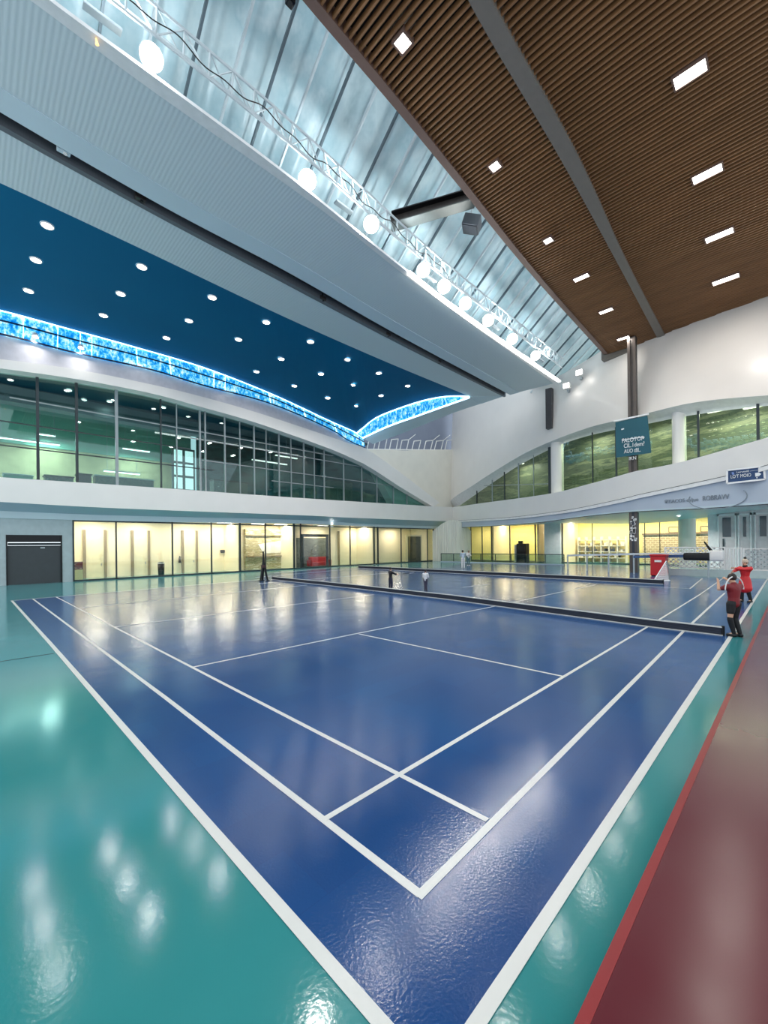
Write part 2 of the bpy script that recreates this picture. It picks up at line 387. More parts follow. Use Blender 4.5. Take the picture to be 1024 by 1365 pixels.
# ceiling strip lamps of that room
for i, (x, y, w, Yr) in enumerate([(38, 588, 4.2, 45), (63, 580, 1.2, 46.5), (182, 600, 2.4, 46), (163, 630, 3.0, 45)]):
    p = at(x, y, Y=Yr); t = thing('strip_lamp', ['long white strip lamp in front of the green band', 'short white strip lamp above the green band', 'pale strip lamp beside the double window', 'low warm strip lamp over the olive wall'][i], 'lamp', p)
    bm = bmesh.new(); box(bm, p + Vector((-w / 2, -.15, 0)), p + Vector((w / 2, .15, .12)), bev=.03); obj('housing', bm, WHITE, t)
    bm = bmesh.new(); box(bm, p + Vector((-w / 2 + .05, -.12, -.05)), p + Vector((w / 2 - .05, .12, .0))); obj('diffuser', bm, LAMPSOFT, t)
    for s in (-.4, .4):
        bm = bmesh.new(); tube(bm, p + Vector((w * s, 0, .1)), (p.x + w * s, p.y, 15.2), .02, 5); obj('hanger', bm, STEEL, t)
    lamp('strip_light', p + Vector((0, 0, -.1)), w, 260, shape='RECTANGLE', size_y=.3, color=(.95, 1, .95), parent=t)
ORD = ['first', 'second', 'third', 'fourth', 'fifth', 'sixth', 'seventh', 'eighth', 'ninth', 'tenth', 'eleventh', 'twelfth']
def downlight(p, r, label, group, power, nrm=Vector((0, 0, -1)), em=LAMP, color=(1, .97, .93)):
    t = thing('ceiling_downlight', label, 'downlight', p, group)
    n = 20; bm = bmesh.new()
    R = [(r * .82, -.01), (r * .86, -.05), (r * 1.0, -.05), (r * 1.06, 0)]
    rings = [[bm.verts.new(p + Vector((a * math.cos(k * 2 * math.pi / n), a * math.sin(k * 2 * math.pi / n), z))) for k in range(n)] for a, z in R]
    for A, B in zip(rings, rings[1:]):
        for k in range(n): bm.faces.new((A[k], A[(k + 1) % n], B[(k + 1) % n], B[k]))
    obj('trim_ring', bm, WHITE, t)
    bm = bmesh.new(); vs = [bm.verts.new(p + Vector((r * .84 * math.cos(k * 2 * math.pi / n), r * .84 * math.sin(k * 2 * math.pi / n), -.02))) for k in range(n)]
    bm.faces.new(vs); r2 = bmesh.ops.extrude_face_region(bm, geom=bm.faces[:]); bmesh.ops.translate(bm, verts=[v for v in r2['geom'] if isinstance(v, bmesh.types.BMVert)], vec=(0, 0, .02))
    obj('lens', bm, em, t)
    if power: lamp('downlight_light', p + Vector((0, 0, -.09)), r * 1.6, power, color=color, parent=t, spread=150)
    return t
for i, (x, y) in enumerate([(23, 524), (112, 533), (146, 535), (218, 543), (177, 577), (92, 520)]):
    downlight(at(x, y, Z=15.18), .22, f'small white downlight in the dark upper room ceiling, {ORD[i]} of the scatter', 'downlights inside the upper room', 25)
# double window on the back wall and lit shelf
p0 = at(231, 652, Y=45.95); p1 = at(257, 602, Y=45.95)
t = thing('window_2', 'bright white double window deep in the upper room', 'window', p0, kind='structure')
zb_ = (p1.z - p0.z)
bm = bmesh.new(); box(bm, (p0.x - .15, 45.8, p0.z - .1), (p1.x + .15, 45.95, p1.z + .15)); obj('window_frame', bm, mat('grey_frame', (120, 130, 130), .5), t)
bm = bmesh.new()
wx = p1.x - p0.x
for i in range(2):
    for j in range(3):
        box(bm, (p0.x + wx * (.03 + .55 * i), 45.74, p0.z + zb_ * (.02 + .34 * j)), (p0.x + wx * (.43 + .55 * i), 45.81, p0.z + zb_ * (.30 + .34 * j)))
obj('lit_pane', bm, emat('window_daylight', (246, 250, 250), 1.6), t)
for i, (x, y, w, lab) in enumerate([(360, 616, 4.5, 'long pink white lamp behind the middle of the arched glazing'), (382, 609, 3.0, 'upper pink white lamp behind the middle of the arched glazing'), (432, 635, .5, 'small bright lamp low behind the tapering arched glazing')]):
    p = at(x, y, Y=43.5); t = thing('pendant_lamp', lab, 'lamp', p)
    bm = bmesh.new(); box(bm, p + Vector((-w / 2, -.12, -.06)), p + Vector((w / 2, .12, .02)), bev=.02); obj('diffuser', bm, emat('pink_lamp', (255, 232, 222), 3), t)
    bm = bmesh.new(); box(bm, p + Vector((-w / 2, -.15, .03)), p + Vector((w / 2, .15, .12)), bev=.02); obj('housing', bm, STEEL, t)
    bm = bmesh.new(); tube(bm, p + Vector((0, 0, .1)), (p.x, p.y, 15.2), .03, 5); obj('rod', bm, STEEL, t)
    lamp('pendant_light', p + Vector((0, 0, -.1)), w, 60, shape='RECTANGLE', size_y=.3, parent=t)
# low counters in the upper room
CTR = bands('counter_clutter', [(40, 60, 62), (120, 130, 118), (60, 90, 92), (180, 190, 180)], 3, (1, 1, 2))
for i, (xa, xb, ya, lab) in enumerate([(5, 44, 632, 'pale green counter with a white top in the upper room'), (60, 98, 634, 'cluttered dark counter behind the second upper pane'), (104, 122, 632, 'dark box cabinet behind the third upper pane'), (127, 205, 634, 'long grey counter below the warm strip lamp'), (440, 470, 640, 'low dark cabinet behind the tapering arched glazing'), (285, 330, 640, 'teal display cabinet beside the tall mullion pair')]):
    a = at(xa, ya, Y=41); b = at(xb, ya, Y=41)
    t = thing('counter', lab, 'counter', (a.x, 41, 6.4))
    bm = bmesh.new(); box(bm, (a.x, 41, 6.4), (b.x, 42, max(a.z, 7.6)), bev=.02); obj('cabinet_body', bm, mat('pale_green_counter', (120, 190, 170), .5) if i == 0 else DARKALU if i in (2,) else CTR, t)
    bm = bmesh.new(); box(bm, (a.x - .06, 40.9, max(a.z, 7.6)), (b.x + .06, 42.1, max(a.z, 7.6) + .1), bev=.02); obj('counter_top', bm, WHITE if i in (0, 3) else DARKALU, t)

# ------------------------------------------------------------------ ground floor, left
YF = 38.1
zg = LZ(beamB, YF)
def gx(px): return at(px, 740, Y=YF).x
zroof = lambda X: interp(zg, X)
# plain wall with roller door
Xa, Xb = gx(-80), gx(98); D0, D1x = gx(8), gx(83); dz = 3.45
bm = bmesh.new(); box(bm, (Xa, YF, 0), (D0, YF + .3, 5)); box(bm, (D1x, YF, 0), (Xb, YF + .3, 5)); box(bm, (D0, YF, dz), (D1x, YF + .3, 5))
struct('wall_ground', bm, mat('pale_bluegrey_wall', (178, 192, 196), .5), 'pale bluegrey ground wall around the dark shutter door', 'wall')
t = thing('door_1', 'dark charcoal roller shutter door in the pale wall', 'door', (D0, YF, 0), kind='structure')
bm = bmesh.new(); box(bm, (D0 + .03, YF + .12, 0), (D1x - .03, YF + .2, dz - .75)); obj('door_panel', bm, mat('charcoal_door', (58, 64, 68), .4), t)
bm = bmesh.new(); box(bm, (D0, YF + .05, dz - .5), (D1x, YF + .25, dz)); obj('shutter_box', bm, BLACKM, t)
bm = bmesh.new(); box(bm, (D0 + .1, YF + .02, dz - .72), (D1x - .05, YF + .16, dz - .56)); obj('shutter_rail', bm, mat('mid_grey', (62, 68, 72), .8, spec=.1), t)
bm = bmesh.new(); box(bm, (D0, YF - .04, 0), (D0 + .08, YF + .1, dz)); box(bm, (D1x - .08, YF - .04, 0), (D1x, YF + .1, dz)); obj('door_frame', bm, BLACKM, t)
mx_ = (D0 + D1x) / 2 + .3; bm = bmesh.new(); box(bm, (mx_, YF + .09, dz - .95), (mx_ + .25, YF + .12, dz - .87)); obj('lock_plate', bm, STEEL, t)
# glazed shopfront
t = thing('window_3', 'tall clear shopfront glazing of the cream ground floor rooms', 'window', kind='structure')
edges = [98, 155, 230, 282, 320, 354, 392, 401, 440, 467, 499, 504, 535, 570, 578]
bm = bmesh.new()
for x in edges:
    X = gx(x); w = .16 if x in (320, 499, 504, 392) else .1; bar(bm, (X, YF, 0), (X, YF, zroof(X) + .1), w, .14, Vector((0, 1, 0)))
X0, X1 = gx(98), gx(578)
bar(bm, (X0, YF, .05), (X1, YF, .05), .14, .14); bar(bm, (X0, YF, zroof(X0) - .05), (X1, YF, zroof(X1) - .05), .14, .12)
obj('mullion_frame', bm, DARKALU, t)
bm = bmesh.new(); loft(bm, [Vector((X0, YF, 0)), Vector((X1, YF, 0))], [Vector((X0, YF, zroof(X0))), Vector((X1, YF, zroof(X1)))], (0, .02, 0)); obj('glass_pane', bm, GLASS, t)
# room behind
bm = bmesh.new(); box(bm, (gx(96), 41.6, 0), (56, 41.9, 5.2)); struct('wall_ground_back', bm, CREAM, 'cream back wall of the ground floor rooms', 'wall')
bm = bmesh.new(); box(bm, (gx(90), 38.6, 4.9), (52, 41.9, 5.1)); struct('ceiling_ground', bm, WHITE2, 'white ceiling of the ground floor rooms', 'ceiling')
for k, x in enumerate((97, 321, 396, 500, 572)):
    X = gx(x); bm = bmesh.new(); box(bm, (X - .1, 38.4, 0), (X + .1, 41.6, 4.9)); struct(f'wall_partition_{k+1}', bm, CREAM, f'cream cross wall between ground floor rooms, {ORD[k]} from the shutter door', 'wall')
KX = mat('taupe_jamb', (140, 126, 100), .5)
# tall panelled doorways on the back wall
def bx(px): return at(px, 740, Y=41.5).x
for k, (xa, xb, yt, lab) in enumerate([(113, 140, 706, 'pale tall panel doors behind the first cream pane'), (177, 198, 707, 'taupe framed tall doorway behind the second cream pane'), (244, 262, 707, 'pair of taupe upright panel doors behind the third cream pane'), (452, 486, 708, 'pale curtain panels behind the far cream pane')]):
    a, b = bx(xa), bx(xb); z = at(xa, yt, Y=41.5).z
    t = thing(f'door_{k+2}', lab, 'door', (a, 41.5, 0), kind='structure')
    bm = bmesh.new(); box(bm, (a - .12, 41.42, 0), (a + .08, 41.6, z)); box(bm, (b - .08, 41.42, 0), (b + .12, 41.6, z)); obj('door_frame', bm, KX, t)
    bm = bmesh.new(); box(bm, (a + .08, 41.5, 0), (b - .08, 41.6, z - .05)); obj('door_panel', bm, mat('warm_white_door', (238, 230, 196), .5), t)
    bm = bmesh.new(); box(bm, (b - .3, 41.44, 1.0), (b - .24, 41.5, 1.2)); obj('handle', bm, STEEL, t)
def ceil_panel(name, c, sx, sy, label, group, power, color=(1, .95, .82), em=None):
    t = thing(name, label, 'ceiling light', c, group)
    bm = bmesh.new(); box(bm, c + Vector((-sx / 2, -sy / 2, -.06)), c + Vector((sx / 2, sy / 2, 0))); obj('housing', bm, WHITE, t)
    bm = bmesh.new(); box(bm, c + Vector((-sx / 2 + .06, -sy / 2 + .06, -.09)), c + Vector((sx / 2 - .06, sy / 2 - .06, -.05))); obj('diffuser', bm, em or LAMPSOFT, t)
    lamp('panel_light', c + Vector((0, 0, -.12)), sx, power, shape='RECTANGLE', size_y=sy, color=color, parent=t)
for k, x in enumerate((127, 190, 256, 300, 345, 375, 430, 480, 530)):
    p = Vector((at(x, 740, Y=40).x, 40, 4.88))
    ceil_panel('ceiling_room_light', p, 1.5, .5, f'ceiling panel light of the cream ground floor rooms, {ORD[k]} from the shutter door', 'lights of the cream rooms', 170)
# shelves and pictures behind the middle panes
BK = bands('shelf_clutter', [(120, 112, 84), (196, 186, 140), (150, 140, 100), (226, 220, 190), (90, 92, 70)], 2.2, (.5, 1, 2.5))
bm = bmesh.new(); t = thing('display_wall', 'olive display wall with a white screen behind the reflective pane', 'display', (gx(325), 41.3, 0))
a, b = bx(326), bx(388)
box(bm, (a, 41.2, 0), (b, 41.55, 4.3)); obj('backing', bm, BK, t)
bm = bmesh.new(); prism(bm, [(a + 2.0, 41.15, 1.7), (b - 1.6, 41.15, 1.7), (b - 1.2, 41.15, 3.1), (a + 1.4, 41.15, 2.7)], (0, .05, 0)); obj('screen', bm, mat('screen_white', (232, 232, 220), .4), t)
bm = bmesh.new(); box(bm, (a, 41.0, 1.3), (b, 41.25, 1.42)); box(bm, (a, 41.0, 3.6), (b, 41.25, 3.68)); obj('shelf_board', bm, KX, t)
# dark doorway with counter and red sofa
a, b = gx(403), gx(439); p = at(403, 716, Y=YF)
t = thing('door_6', 'dark framed doorway opening onto a counter and red sofa', 'door', (a, YF, 0), kind='structure')
bm = bmesh.new(); zt_ = 3.75; box(bm, (a, YF + .05, 0), (a + .25, YF + .3, zt_)); box(bm, (b - .25, YF + .05, 0), (b, YF + .3, zt_)); box(bm, (a + .25, YF + .05, zt_ - .3), (b - .25, YF + .3, zt_)); obj('door_frame', bm, DARKALU, t)
bm = bmesh.new(); box(bm, (a + .2, 41.3, 0), (b + 2, 41.5, 3.4)); obj('dark_backing', bm, bands('grey_clutter', [(70, 74, 70), (120, 126, 118), (86, 92, 88), (170, 172, 160)], 1.6, (1, 1, 2)), t)
p = at(427, 750, Y=39.6)
t = thing('sofa', 'small red sofa inside the dark framed doorway', 'sofa', (p.x, 39.6, 0))
bm = bmesh.new(); box(bm, (p.x - 1.2, 39.3, .1), (p.x + 1.2, 40.1, .55), bev=.06); obj('seat', bm, RED, t)
bm = bmesh.new(); box(bm, (p.x - 1.2, 40.0, .3), (p.x + 1.2, 40.3, 1.15), bev=.06); obj('backrest', bm, RED, t)
for s in (-1, 1):
    bm = bmesh.new(); box(bm, (p.x + s * 1.3 - .12, 39.3, .1), (p.x + s * 1.3 + .12, 40.3, .8), bev=.05); obj('armrest', bm, RED, t)
    bm = bmesh.new(); box(bm, (p.x + s * 1.1 - .04, 39.4, 0), (p.x + s * 1.1 + .04, 39.5, .12)); obj('leg', bm, BLACK, t)
a, b = gx(543), gx(563)
t = thing('door_7', 'dark plain doorway near the corner on the cream front', 'door', (a, YF, 0), kind='structure')
bm = bmesh.new(); box(bm, (a, YF + .06, 0), (a + .2, YF + .3, 3.8)); box(bm, (b - .2, YF + .06, 0), (b, YF + .3, 3.8)); box(bm, (a + .2, YF + .06, 3.6), (b - .2, YF + .3, 3.8)); obj('door_frame', bm, mat('warm_white_door', (238, 230, 196), .5), t)
bm = bmesh.new(); box(bm, (a + .2, YF + .1, 0), (b - .2, YF + .25, 3.6)); obj('door_panel', bm, bands('dark_doorway', [(40, 44, 42), (84, 88, 80), (52, 56, 54)], 1.4, (.6, 1, 2)), t)
# poster stand, bin, wall phone, wall lamp
p = at(104, 770, Y=38.9)
t = thing('poster_stand', 'small poster stand with a dark red picture behind the first cream pane', 'poster stand', (p.x, 38.9, 0))
bm = bmesh.new(); box(bm, (p.x - .28, 38.85, .05), (p.x + .3, 38.95, .85)); obj('board', bm, mat('pale_green_board', (206, 214, 160), .5), t)
bm = bmesh.new(); box(bm, (p.x - .28, 38.83, .85), (p.x + .3, 38.93, 1.45)); obj('picture', bm, bands('poster_picture', [(40, 20, 22), (120, 40, 36), (70, 30, 34), (214, 190, 160)], 6, (1, 1, 1)), t)
for s in (-.25, .25):
    bm = bmesh.new(); box(bm, (p.x + s - .03, 38.7, 0), (p.x + s + .03, 39.1, .06)); obj('foot', bm, BLACK, t)
p = at(215, 765, Y=38.9)
t = thing('waste_bin', 'black round bin with a chrome rim behind the second cream pane', 'bin', (p.x, 38.9, 0))
bm = bmesh.new(); tube(bm, (p.x, 38.9, 0), (p.x, 38.9, 1.05), .24, 20, .27); obj('body', bm, BLACKM, t, True)
bm = bmesh.new(); tube(bm, (p.x, 38.9, 1.05), (p.x, 38.9, 1.2), .28, 20, .24); obj('rim', bm, STEEL, t)
bm = bmesh.new(); tube(bm, (p.x, 38.9, 1.2), (p.x, 38.9, 1.22), .2, 20); obj('lid', bm, BLACK, t)
p = at(297, 735, Y=41.5)
t = thing('wall_telephone', 'small black wall device on the cream wall behind the fourth pane', 'telephone', p)
bm = bmesh.new(); box(bm, p + Vector((-.22, -.1, -.16)), p + Vector((.22, .06, .16)), bev=.02); obj('body', bm, BLACK, t)
bm = bmesh.new(); tube(bm, p + Vector((-.3, -.12, .1)), p + Vector((-.12, -.12, -.12)), .06, 8); obj('handset', bm, BLACKM, t)
p = at(239, 746, Y=41.5)
t = thing('fire_extinguisher', 'small dark extinguisher hung beside the taupe panel doors', 'extinguisher', p)
bm = bmesh.new(); tube(bm, p + Vector((0, -.12, -.3)), p + Vector((0, -.12, .2)), .12, 12, .09); obj('cylinder_body', bm, DARKSTEEL, t, True)
bm = bmesh.new(); tube(bm, p + Vector((0, -.12, .2)), p + Vector((0, -.12, .34)), .05, 8); tube(bm, p + Vector((0, -.12, .3)), p + Vector((.14, -.12, .22)), .025, 6); obj('nozzle', bm, BLACK, t)
bm = bmesh.new(); box(bm, p + Vector((-.04, -.05, -.1)), p + Vector((.04, .05, .1))); obj('wall_mount', bm, BLACK, t)

# ------------------------------------------------------------------ right wall
XW = [(600, 54.5), (606, 54), (640, 49), (680, 45.5), (735, 42.8), (805, 41.4), (850, 40.9), (900, 40.5), (1024, 40.3), (1200, 40.3)]
XR = [(596, 54.2), (606, 52), (656, 46.5), (700, 44), (744, 42), (788, 40.5), (864, 38.6), (929, 37.2), (1024, 35.6), (1160, 33.5)]
fW = lambda x: interp(XW, x); fR = lambda x: interp(XR, x)
wallT = [(606, 505), (640, 500), (700, 505), (735, 505), (775, 484), (812, 460), (850, 425), (930, 385), (1024, 350), (1160, 300)]
rimF = [(598, 670), (608, 661), (629, 648), (656.5, 630), (700, 604), (744, 584.5), (788, 569), (818, 561.5), (864, 550.5), (929, 536), (1024, 527), (1160, 520)]
revB = [(606, 676), (613, 674), (654, 645.5), (692, 620.5), (733, 599), (755, 590), (784, 581), (818, 573.5), (868, 564), (929, 552.5), (1024, 541), (1160, 533)]
balT = [(600, 676), (613, 675), (640, 671), (733, 658), (784, 645.5), (821, 635.5), (850, 627.5), (913, 614.6), (1024, 583), (1160, 545)]
balB = [(600, 695), (607, 694.3), (676, 690), (725, 684.5), (771, 677.5), (837, 663.5), (850, 660), (969, 634.5), (1024, 620), (1160, 585)]
whtB = [(600, 696), (607, 696), (676, 692.5), (725, 687.5), (771, 681), (837, 668), (850, 664.5), (969, 640), (1024, 626), (1160, 592)]
seam = [(600, 703), (624, 702.5), (676, 700), (725, 695.7), (784, 688), (850, 682), (935, 678), (1024, 672), (1160, 664)]
strip('wall_right', lift(wallT, X=fW, n=60), lift(rimF, X=fR, n=60), (.5, .1, 0), GLOSSW, 'tall glossy white wall above the second arch', 'wall', smooth=False)
strip('trim_6', lift(rimF, X=lambda x: fR(x) - .02, n=60), lift(revB, X=lambda x: fR(x) + 1.6, n=60), (.3, 0, .25), mat('arch_reveal', (214, 216, 218), .4), 'pale underside of the second white arch', 'arch')
fB = lambda x: fR(x) - 1.2
strip('wall_right_balcony', lift(balT, X=fB, n=60), lift(balB, X=fB, n=60), (3.2, 0, 0), WHITE, 'white curved balcony fascia below the second arch', 'balcony wall')
strip('trim_7', lift(balB, X=lambda x: fB(x) - .08, n=60), lift(whtB, X=lambda x: fB(x) - .08, n=60), (.3, 0, 0), mat('bright_trim', (246, 246, 244), .3), 'thin bright white lip under the curved balcony', 'trim')
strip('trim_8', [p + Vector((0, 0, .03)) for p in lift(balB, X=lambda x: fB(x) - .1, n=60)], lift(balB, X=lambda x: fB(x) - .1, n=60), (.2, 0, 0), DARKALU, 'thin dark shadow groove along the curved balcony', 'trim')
strip('wall_right_band', lift(whtB, X=lambda x: fB(x) + .1, n=60), lift(seam, X=lambda x: fB(x) + .1, n=60), (.4, 0, 0), BLUEGREY, 'bluegrey lower band of the curved balcony carrying faint lettering', 'wall')
facT = [(600, 703), (640, 702), (700, 700), (755, 697.5), (837, 698), (910, 694), (955, 688), (1024, 680), (1160, 665)]
XF = 52.0
strip('trim_9', lift(seam, X=lambda x: fB(x) + .1, n=60), lift(facT, X=XF + .3, n=60), (0, 0, .15), BULKSM, 'curved pale soffit over the yellow ground floor front', 'soffit')
strip('trim_10', [p + Vector((0, 0, .02)) for p in lift(seam, X=lambda x: fB(x) + .08, n=60)], [p - Vector((0, 0, .03)) for p in lift(seam, X=lambda x: fB(x) + .08, n=60)], (.1, 0, 0), DARKALU, 'dark seam line along the bottom of the bluegrey band', 'trim')
# upper glazing, right
fG = lambda x: fR(x) + 1.2
t = thing('window_4', 'curved upper glazing beneath the second white arch', 'window', kind='structure')
bm = bmesh.new(); loft(bm, lift(revB[1:], X=fG, n=60), lift(balT[1:], X=fG, n=60), (.03, 0, 0)); obj('glass_pane', bm, glass('green_glass', (222, 232, 216), .05), t)
bm = bmesh.new(); bm2 = bmesh.new()
for x, w, dk in [(636, .12, 1), (656.6, .1, 0), (673, .1, 1), (692, .14, 0), (712, .05, 0), (733.5, .3, 1), (790.5, .08, 1), (822, .12, 1), (931.6, .14, 1), (1011, .16, 1)]:
    a = at(x, interp([tuple(p) for p in curve(balT, 80)], x) + 4, X=fG(x)); b = at(x, interp([tuple(p) for p in curve(revB, 80)], x) - 4, X=fG(x)); b.x, b.y = a.x, a.y
    bar(bm2 if dk else bm, a, b, w, .14, Vector((1, 0, 0)))
prev = None
for i in range(30):
    x = 645 + 88 * i / 29; p = at(x, 647.5 - (x - 645) * .03, X=fG(x)); 
    if prev is not None: bar(bm, prev, p, .08, .08)
    prev = p
obj('mullion_frame', bm, ALU, t); obj('dark_mullion_frame', bm2, DARKALU, t)
for k, (x, w, lab) in enumerate([(743.5, .62, 'round white column beneath the second arch beside the dark mullion'), (906, .46, 'round white column beneath the second arch beyond the teal banner')]):
    X = fG(x) + .1; yb = interp([tuple(p) for p in curve(balT, 80)], x); yt = interp([tuple(p) for p in curve(revB, 80)], x)
    a = at(x, yb + 6, X=X); b = at(x, yt - 8, X=X); b.x, b.y = a.x, a.y
    bm = bmesh.new(); tube(bm, a, b, w, 24); o = struct('column', bm, WHITE, lab, 'column', smooth=False)
# rooms behind the right glazing
BACKG = bands('olive_stand', [(84, 92, 80), (132, 138, 116), (104, 114, 102), (178, 178, 150), (92, 104, 96)], .8, (.35, .35, 2.4))
A = lift([(600, 640), (700, 590), (760, 565), (860, 545), (1024, 520), (1160, 500)], X=lambda x: fR(x) + 5, n=40); B = lift([(600, 690), (700, 680), (760, 660), (860, 640), (1024, 590), (1160, 560)], X=lambda x: fR(x) + 5, n=40)
strip('wall_right_back', A, B, (.3, 0, 0), BACKG, 'streaky olive green wall of the room behind the second arch', 'wall')
for k, x in enumerate((690, 780, 860, 960, 1010)):
    p = at(x, interp([tuple(p) for p in curve(revB, 80)], x) - 6, X=fR(x) + 3)
    ceil_panel('ceiling_gallery_light', p + Vector((0, 0, -.2)), .6, 1.6, f'ceiling light in the olive room behind the second arch, {ORD[k]} from the corner', 'lights of the olive room', 150, color=(1, .98, .9))
# fluted corner pier below the apex
def pier():
    bm = bmesh.new(); a, b = at(577, 740, Y=37.9), at(628, 740, X=51.6); n = 72; top, bot = [], []
    apx = at(601, 690, Y=37.0)
    for i in range(n):
        s = i / (n - 1); ang = math.pi * s
        p = a.lerp(b, s); out = Vector((-R2, -R2, 0)) * (math.sin(ang) * 1.6 + .06 * math.cos(i * 2.1))
        q = p + out; bot.append(Vector((q.x, q.y, 0))); top.append(Vector((q.x, q.y, 4.35 + 1.6 * math.sin(ang))))
    loft(bm, top, bot, (.2, .2, 0)); struct('column.002', bm, mat('fluted_cream', (232, 230, 220), .5, var=.1, scale=1.5, stretch=(2, 2, .2)), 'cream fluted corner pier with an arched top under the apex', 'pier')
pier()
# ground floor front on the right (plane X = 52)
zf_ = sorted((p.y, p.z) for p in lift(facT, X=XF, n=60))
def gy(px): return at(px, 735, X=XF).y
t = thing('window_5', 'tall glazing of the yellow lit ground floor rooms', 'window', kind='structure')
bm = bmesh.new()
ya, yb = gy(952), gy(628)
for x, w in [(628, .16), (643, .1), (655.7, .16), (680, .1), (714, .14), (728, .1), (750, .14), (790, .06), (860, .06), (880, .06), (952, .2)]:
    y = gy(x); bar(bm, (XF, y, 0), (XF, y, interp(zf_, y) + .2), w, .14, Vector((1, 0, 0)))
bar(bm, (XF, ya, .05), (XF, yb, .05), .12, .12)
obj('mullion_frame', bm, DARKALU, t)
bm = bmesh.new(); loft(bm, [Vector((XF, ya, 0)), Vector((XF, yb, 0))], [Vector((XF, ya, interp(zf_, ya) + .2)), Vector((XF, yb, interp(zf_, yb) + .2))], (.02, 0, 0)); obj('glass_pane', bm, GLASS, t)
bm = bmesh.new(); y0, y1 = gy(748.5), gy(727); box(bm, (XF - .25, y0, 0), (XF + .6, y1, 5.3)); struct('column.003', bm, mat('pale_pier', (230, 231, 229), .5), 'square pale grey pier between the yellow rooms', 'column')
y = gy(920); bm = bmesh.new(); tube(bm, (XF - 1.5, y, 0), (XF - 1.5, y, 5.6), .72, 28); struct('column.004', bm, WHITE2, 'round white column before the yellow shelving room', 'column')
XB = 57.5
def by(px, X=XB): return at(px, 735, X=X).y
bm = bmesh.new(); box(bm, (XB, by(960) - 2, 0), (XB + .3, 42, 5.8)); struct('wall_yellow', bm, YELLOW, 'yellow back wall of the ground floor rooms', 'wall')
bm = bmesh.new(); box(bm, (XF + .3, by(960) - 2, 5.4), (XB + .3, 38, 5.6)); struct('ceiling_yellow', bm, mat('warm_ceiling', (250, 236, 180), .5), 'warm ceiling of the yellow ground floor rooms', 'ceiling')
for k, x in enumerate((656, 716, 748)):
    y = gy(x); bm = bmesh.new(); box(bm, (XF + .3, y - .1, 0), (XB, y + .1, 5.4)); struct(f'wall_partition_{k+6}', bm, CREAM, f'cream cross wall in the yellow rooms, {ORD[k]} from the corner', 'wall')
for k, x in enumerate((640, 672, 692, 728, 775, 805, 835, 870, 900, 938)):
    y = by(x, 55); ceil_panel('ceiling_room_light', Vector((55, y, 5.38)), .6, 2.0, f'ceiling light of the yellow rooms, {ORD[k]} from the corner', 'lights of the yellow rooms', 190, color=(1, .9, .68))
# store room fittings
t = thing('shelf_wall', 'brown brick patterned shelving wall under the yellow wall', 'shelving', (XB - .4, by(862), 0))
bm = bmesh.new(); box(bm, (XB - .35, by(952), 0), (XB - .05, by(858), 3.3)); o = obj('backing', bm, None, t)
m, tr, b = nt('small_brick'); tc = tr.nodes.new('ShaderNodeTexCoord'); mp = tr.nodes.new('ShaderNodeMapping'); mp.inputs['Rotation'].default_value = (math.pi / 2, 0, math.pi / 2); bk = tr.nodes.new('ShaderNodeTexBrick')
bk.inputs['Scale'].default_value = 1; bk.inputs['Brick Width'].default_value = .5; bk.inputs['Row Height'].default_value = .25; bk.inputs['Mortar Size'].default_value = .03
bk.inputs['Color1'].default_value = srgb((186, 164, 122)); bk.inputs['Color2'].default_value = srgb((160, 138, 100)); bk.inputs['Mortar'].default_value = srgb((226, 212, 176))
sx = tr.nodes.new('ShaderNodeSeparateXYZ'); cb = tr.nodes.new('ShaderNodeCombineXYZ'); tr.links.new(tc.outputs['Object'], sx.inputs[0]); tr.links.new(sx.outputs['Y'], cb.inputs['X']); tr.links.new(sx.outputs['Z'], cb.inputs['Y'])
tr.links.new(cb.outputs[0], bk.inputs['Vector']); tr.links.new(bk.outputs['Color'], b.inputs['Base Color']); o.data.materials.append(m)
bm = bmesh.new(); box(bm, (XB - .6, by(952), 3.3), (XB - .05, by(858), 3.5)); obj('ledge', bm, mat('brown_ledge', (120, 100, 76), .5), t)
t = thing('shelf_rack', 'cream shelving rack with goods in the yellow room', 'shelving', (XB - .8, by(835), 0))
ya, yb = by(838), by(775)
for k in range(4):
    bm = bmesh.new(); box(bm, (XB - 1.2, ya, .5 + k * .75), (XB - .4, yb, .58 + k * .75)); obj('shelf_board', bm, WHITE2, t)
for k in range(7):
    y = ya + (yb - ya) * k / 6; bm = bmesh.new(); box(bm, (XB - 1.2, y - .05, 0), (XB - .4, y + .05, 3.2)); obj('upright', bm, WHITE2, t)
for k in range(36):
    bay, c = divmod(k, 6); yy = ya + (yb - ya) * (bay + .12 + .76 * (c % 3 + .5) / 3) / 6; lv = (c // 3) + (1 if random.random() < .4 else 0); h = random.uniform(.25, .5); z = .59 + lv * .75
    if random.random() < .15 or yy > gy(748) - .6 or (c >= 3 and lv == 1): continue
    bm = bmesh.new(); box(bm, (XB - 1.15, yy - .1, z), (XB - .7, yy + .1, z + h), bev=.02)
    o = obj('stock_carton', bm, random.choice((BLACK, KX, WHITE, CREAM, DARKALU)))
    tag(o, 'small stock carton standing on the cream rack in the yellow room', 'carton', 'cartons on the cream rack')
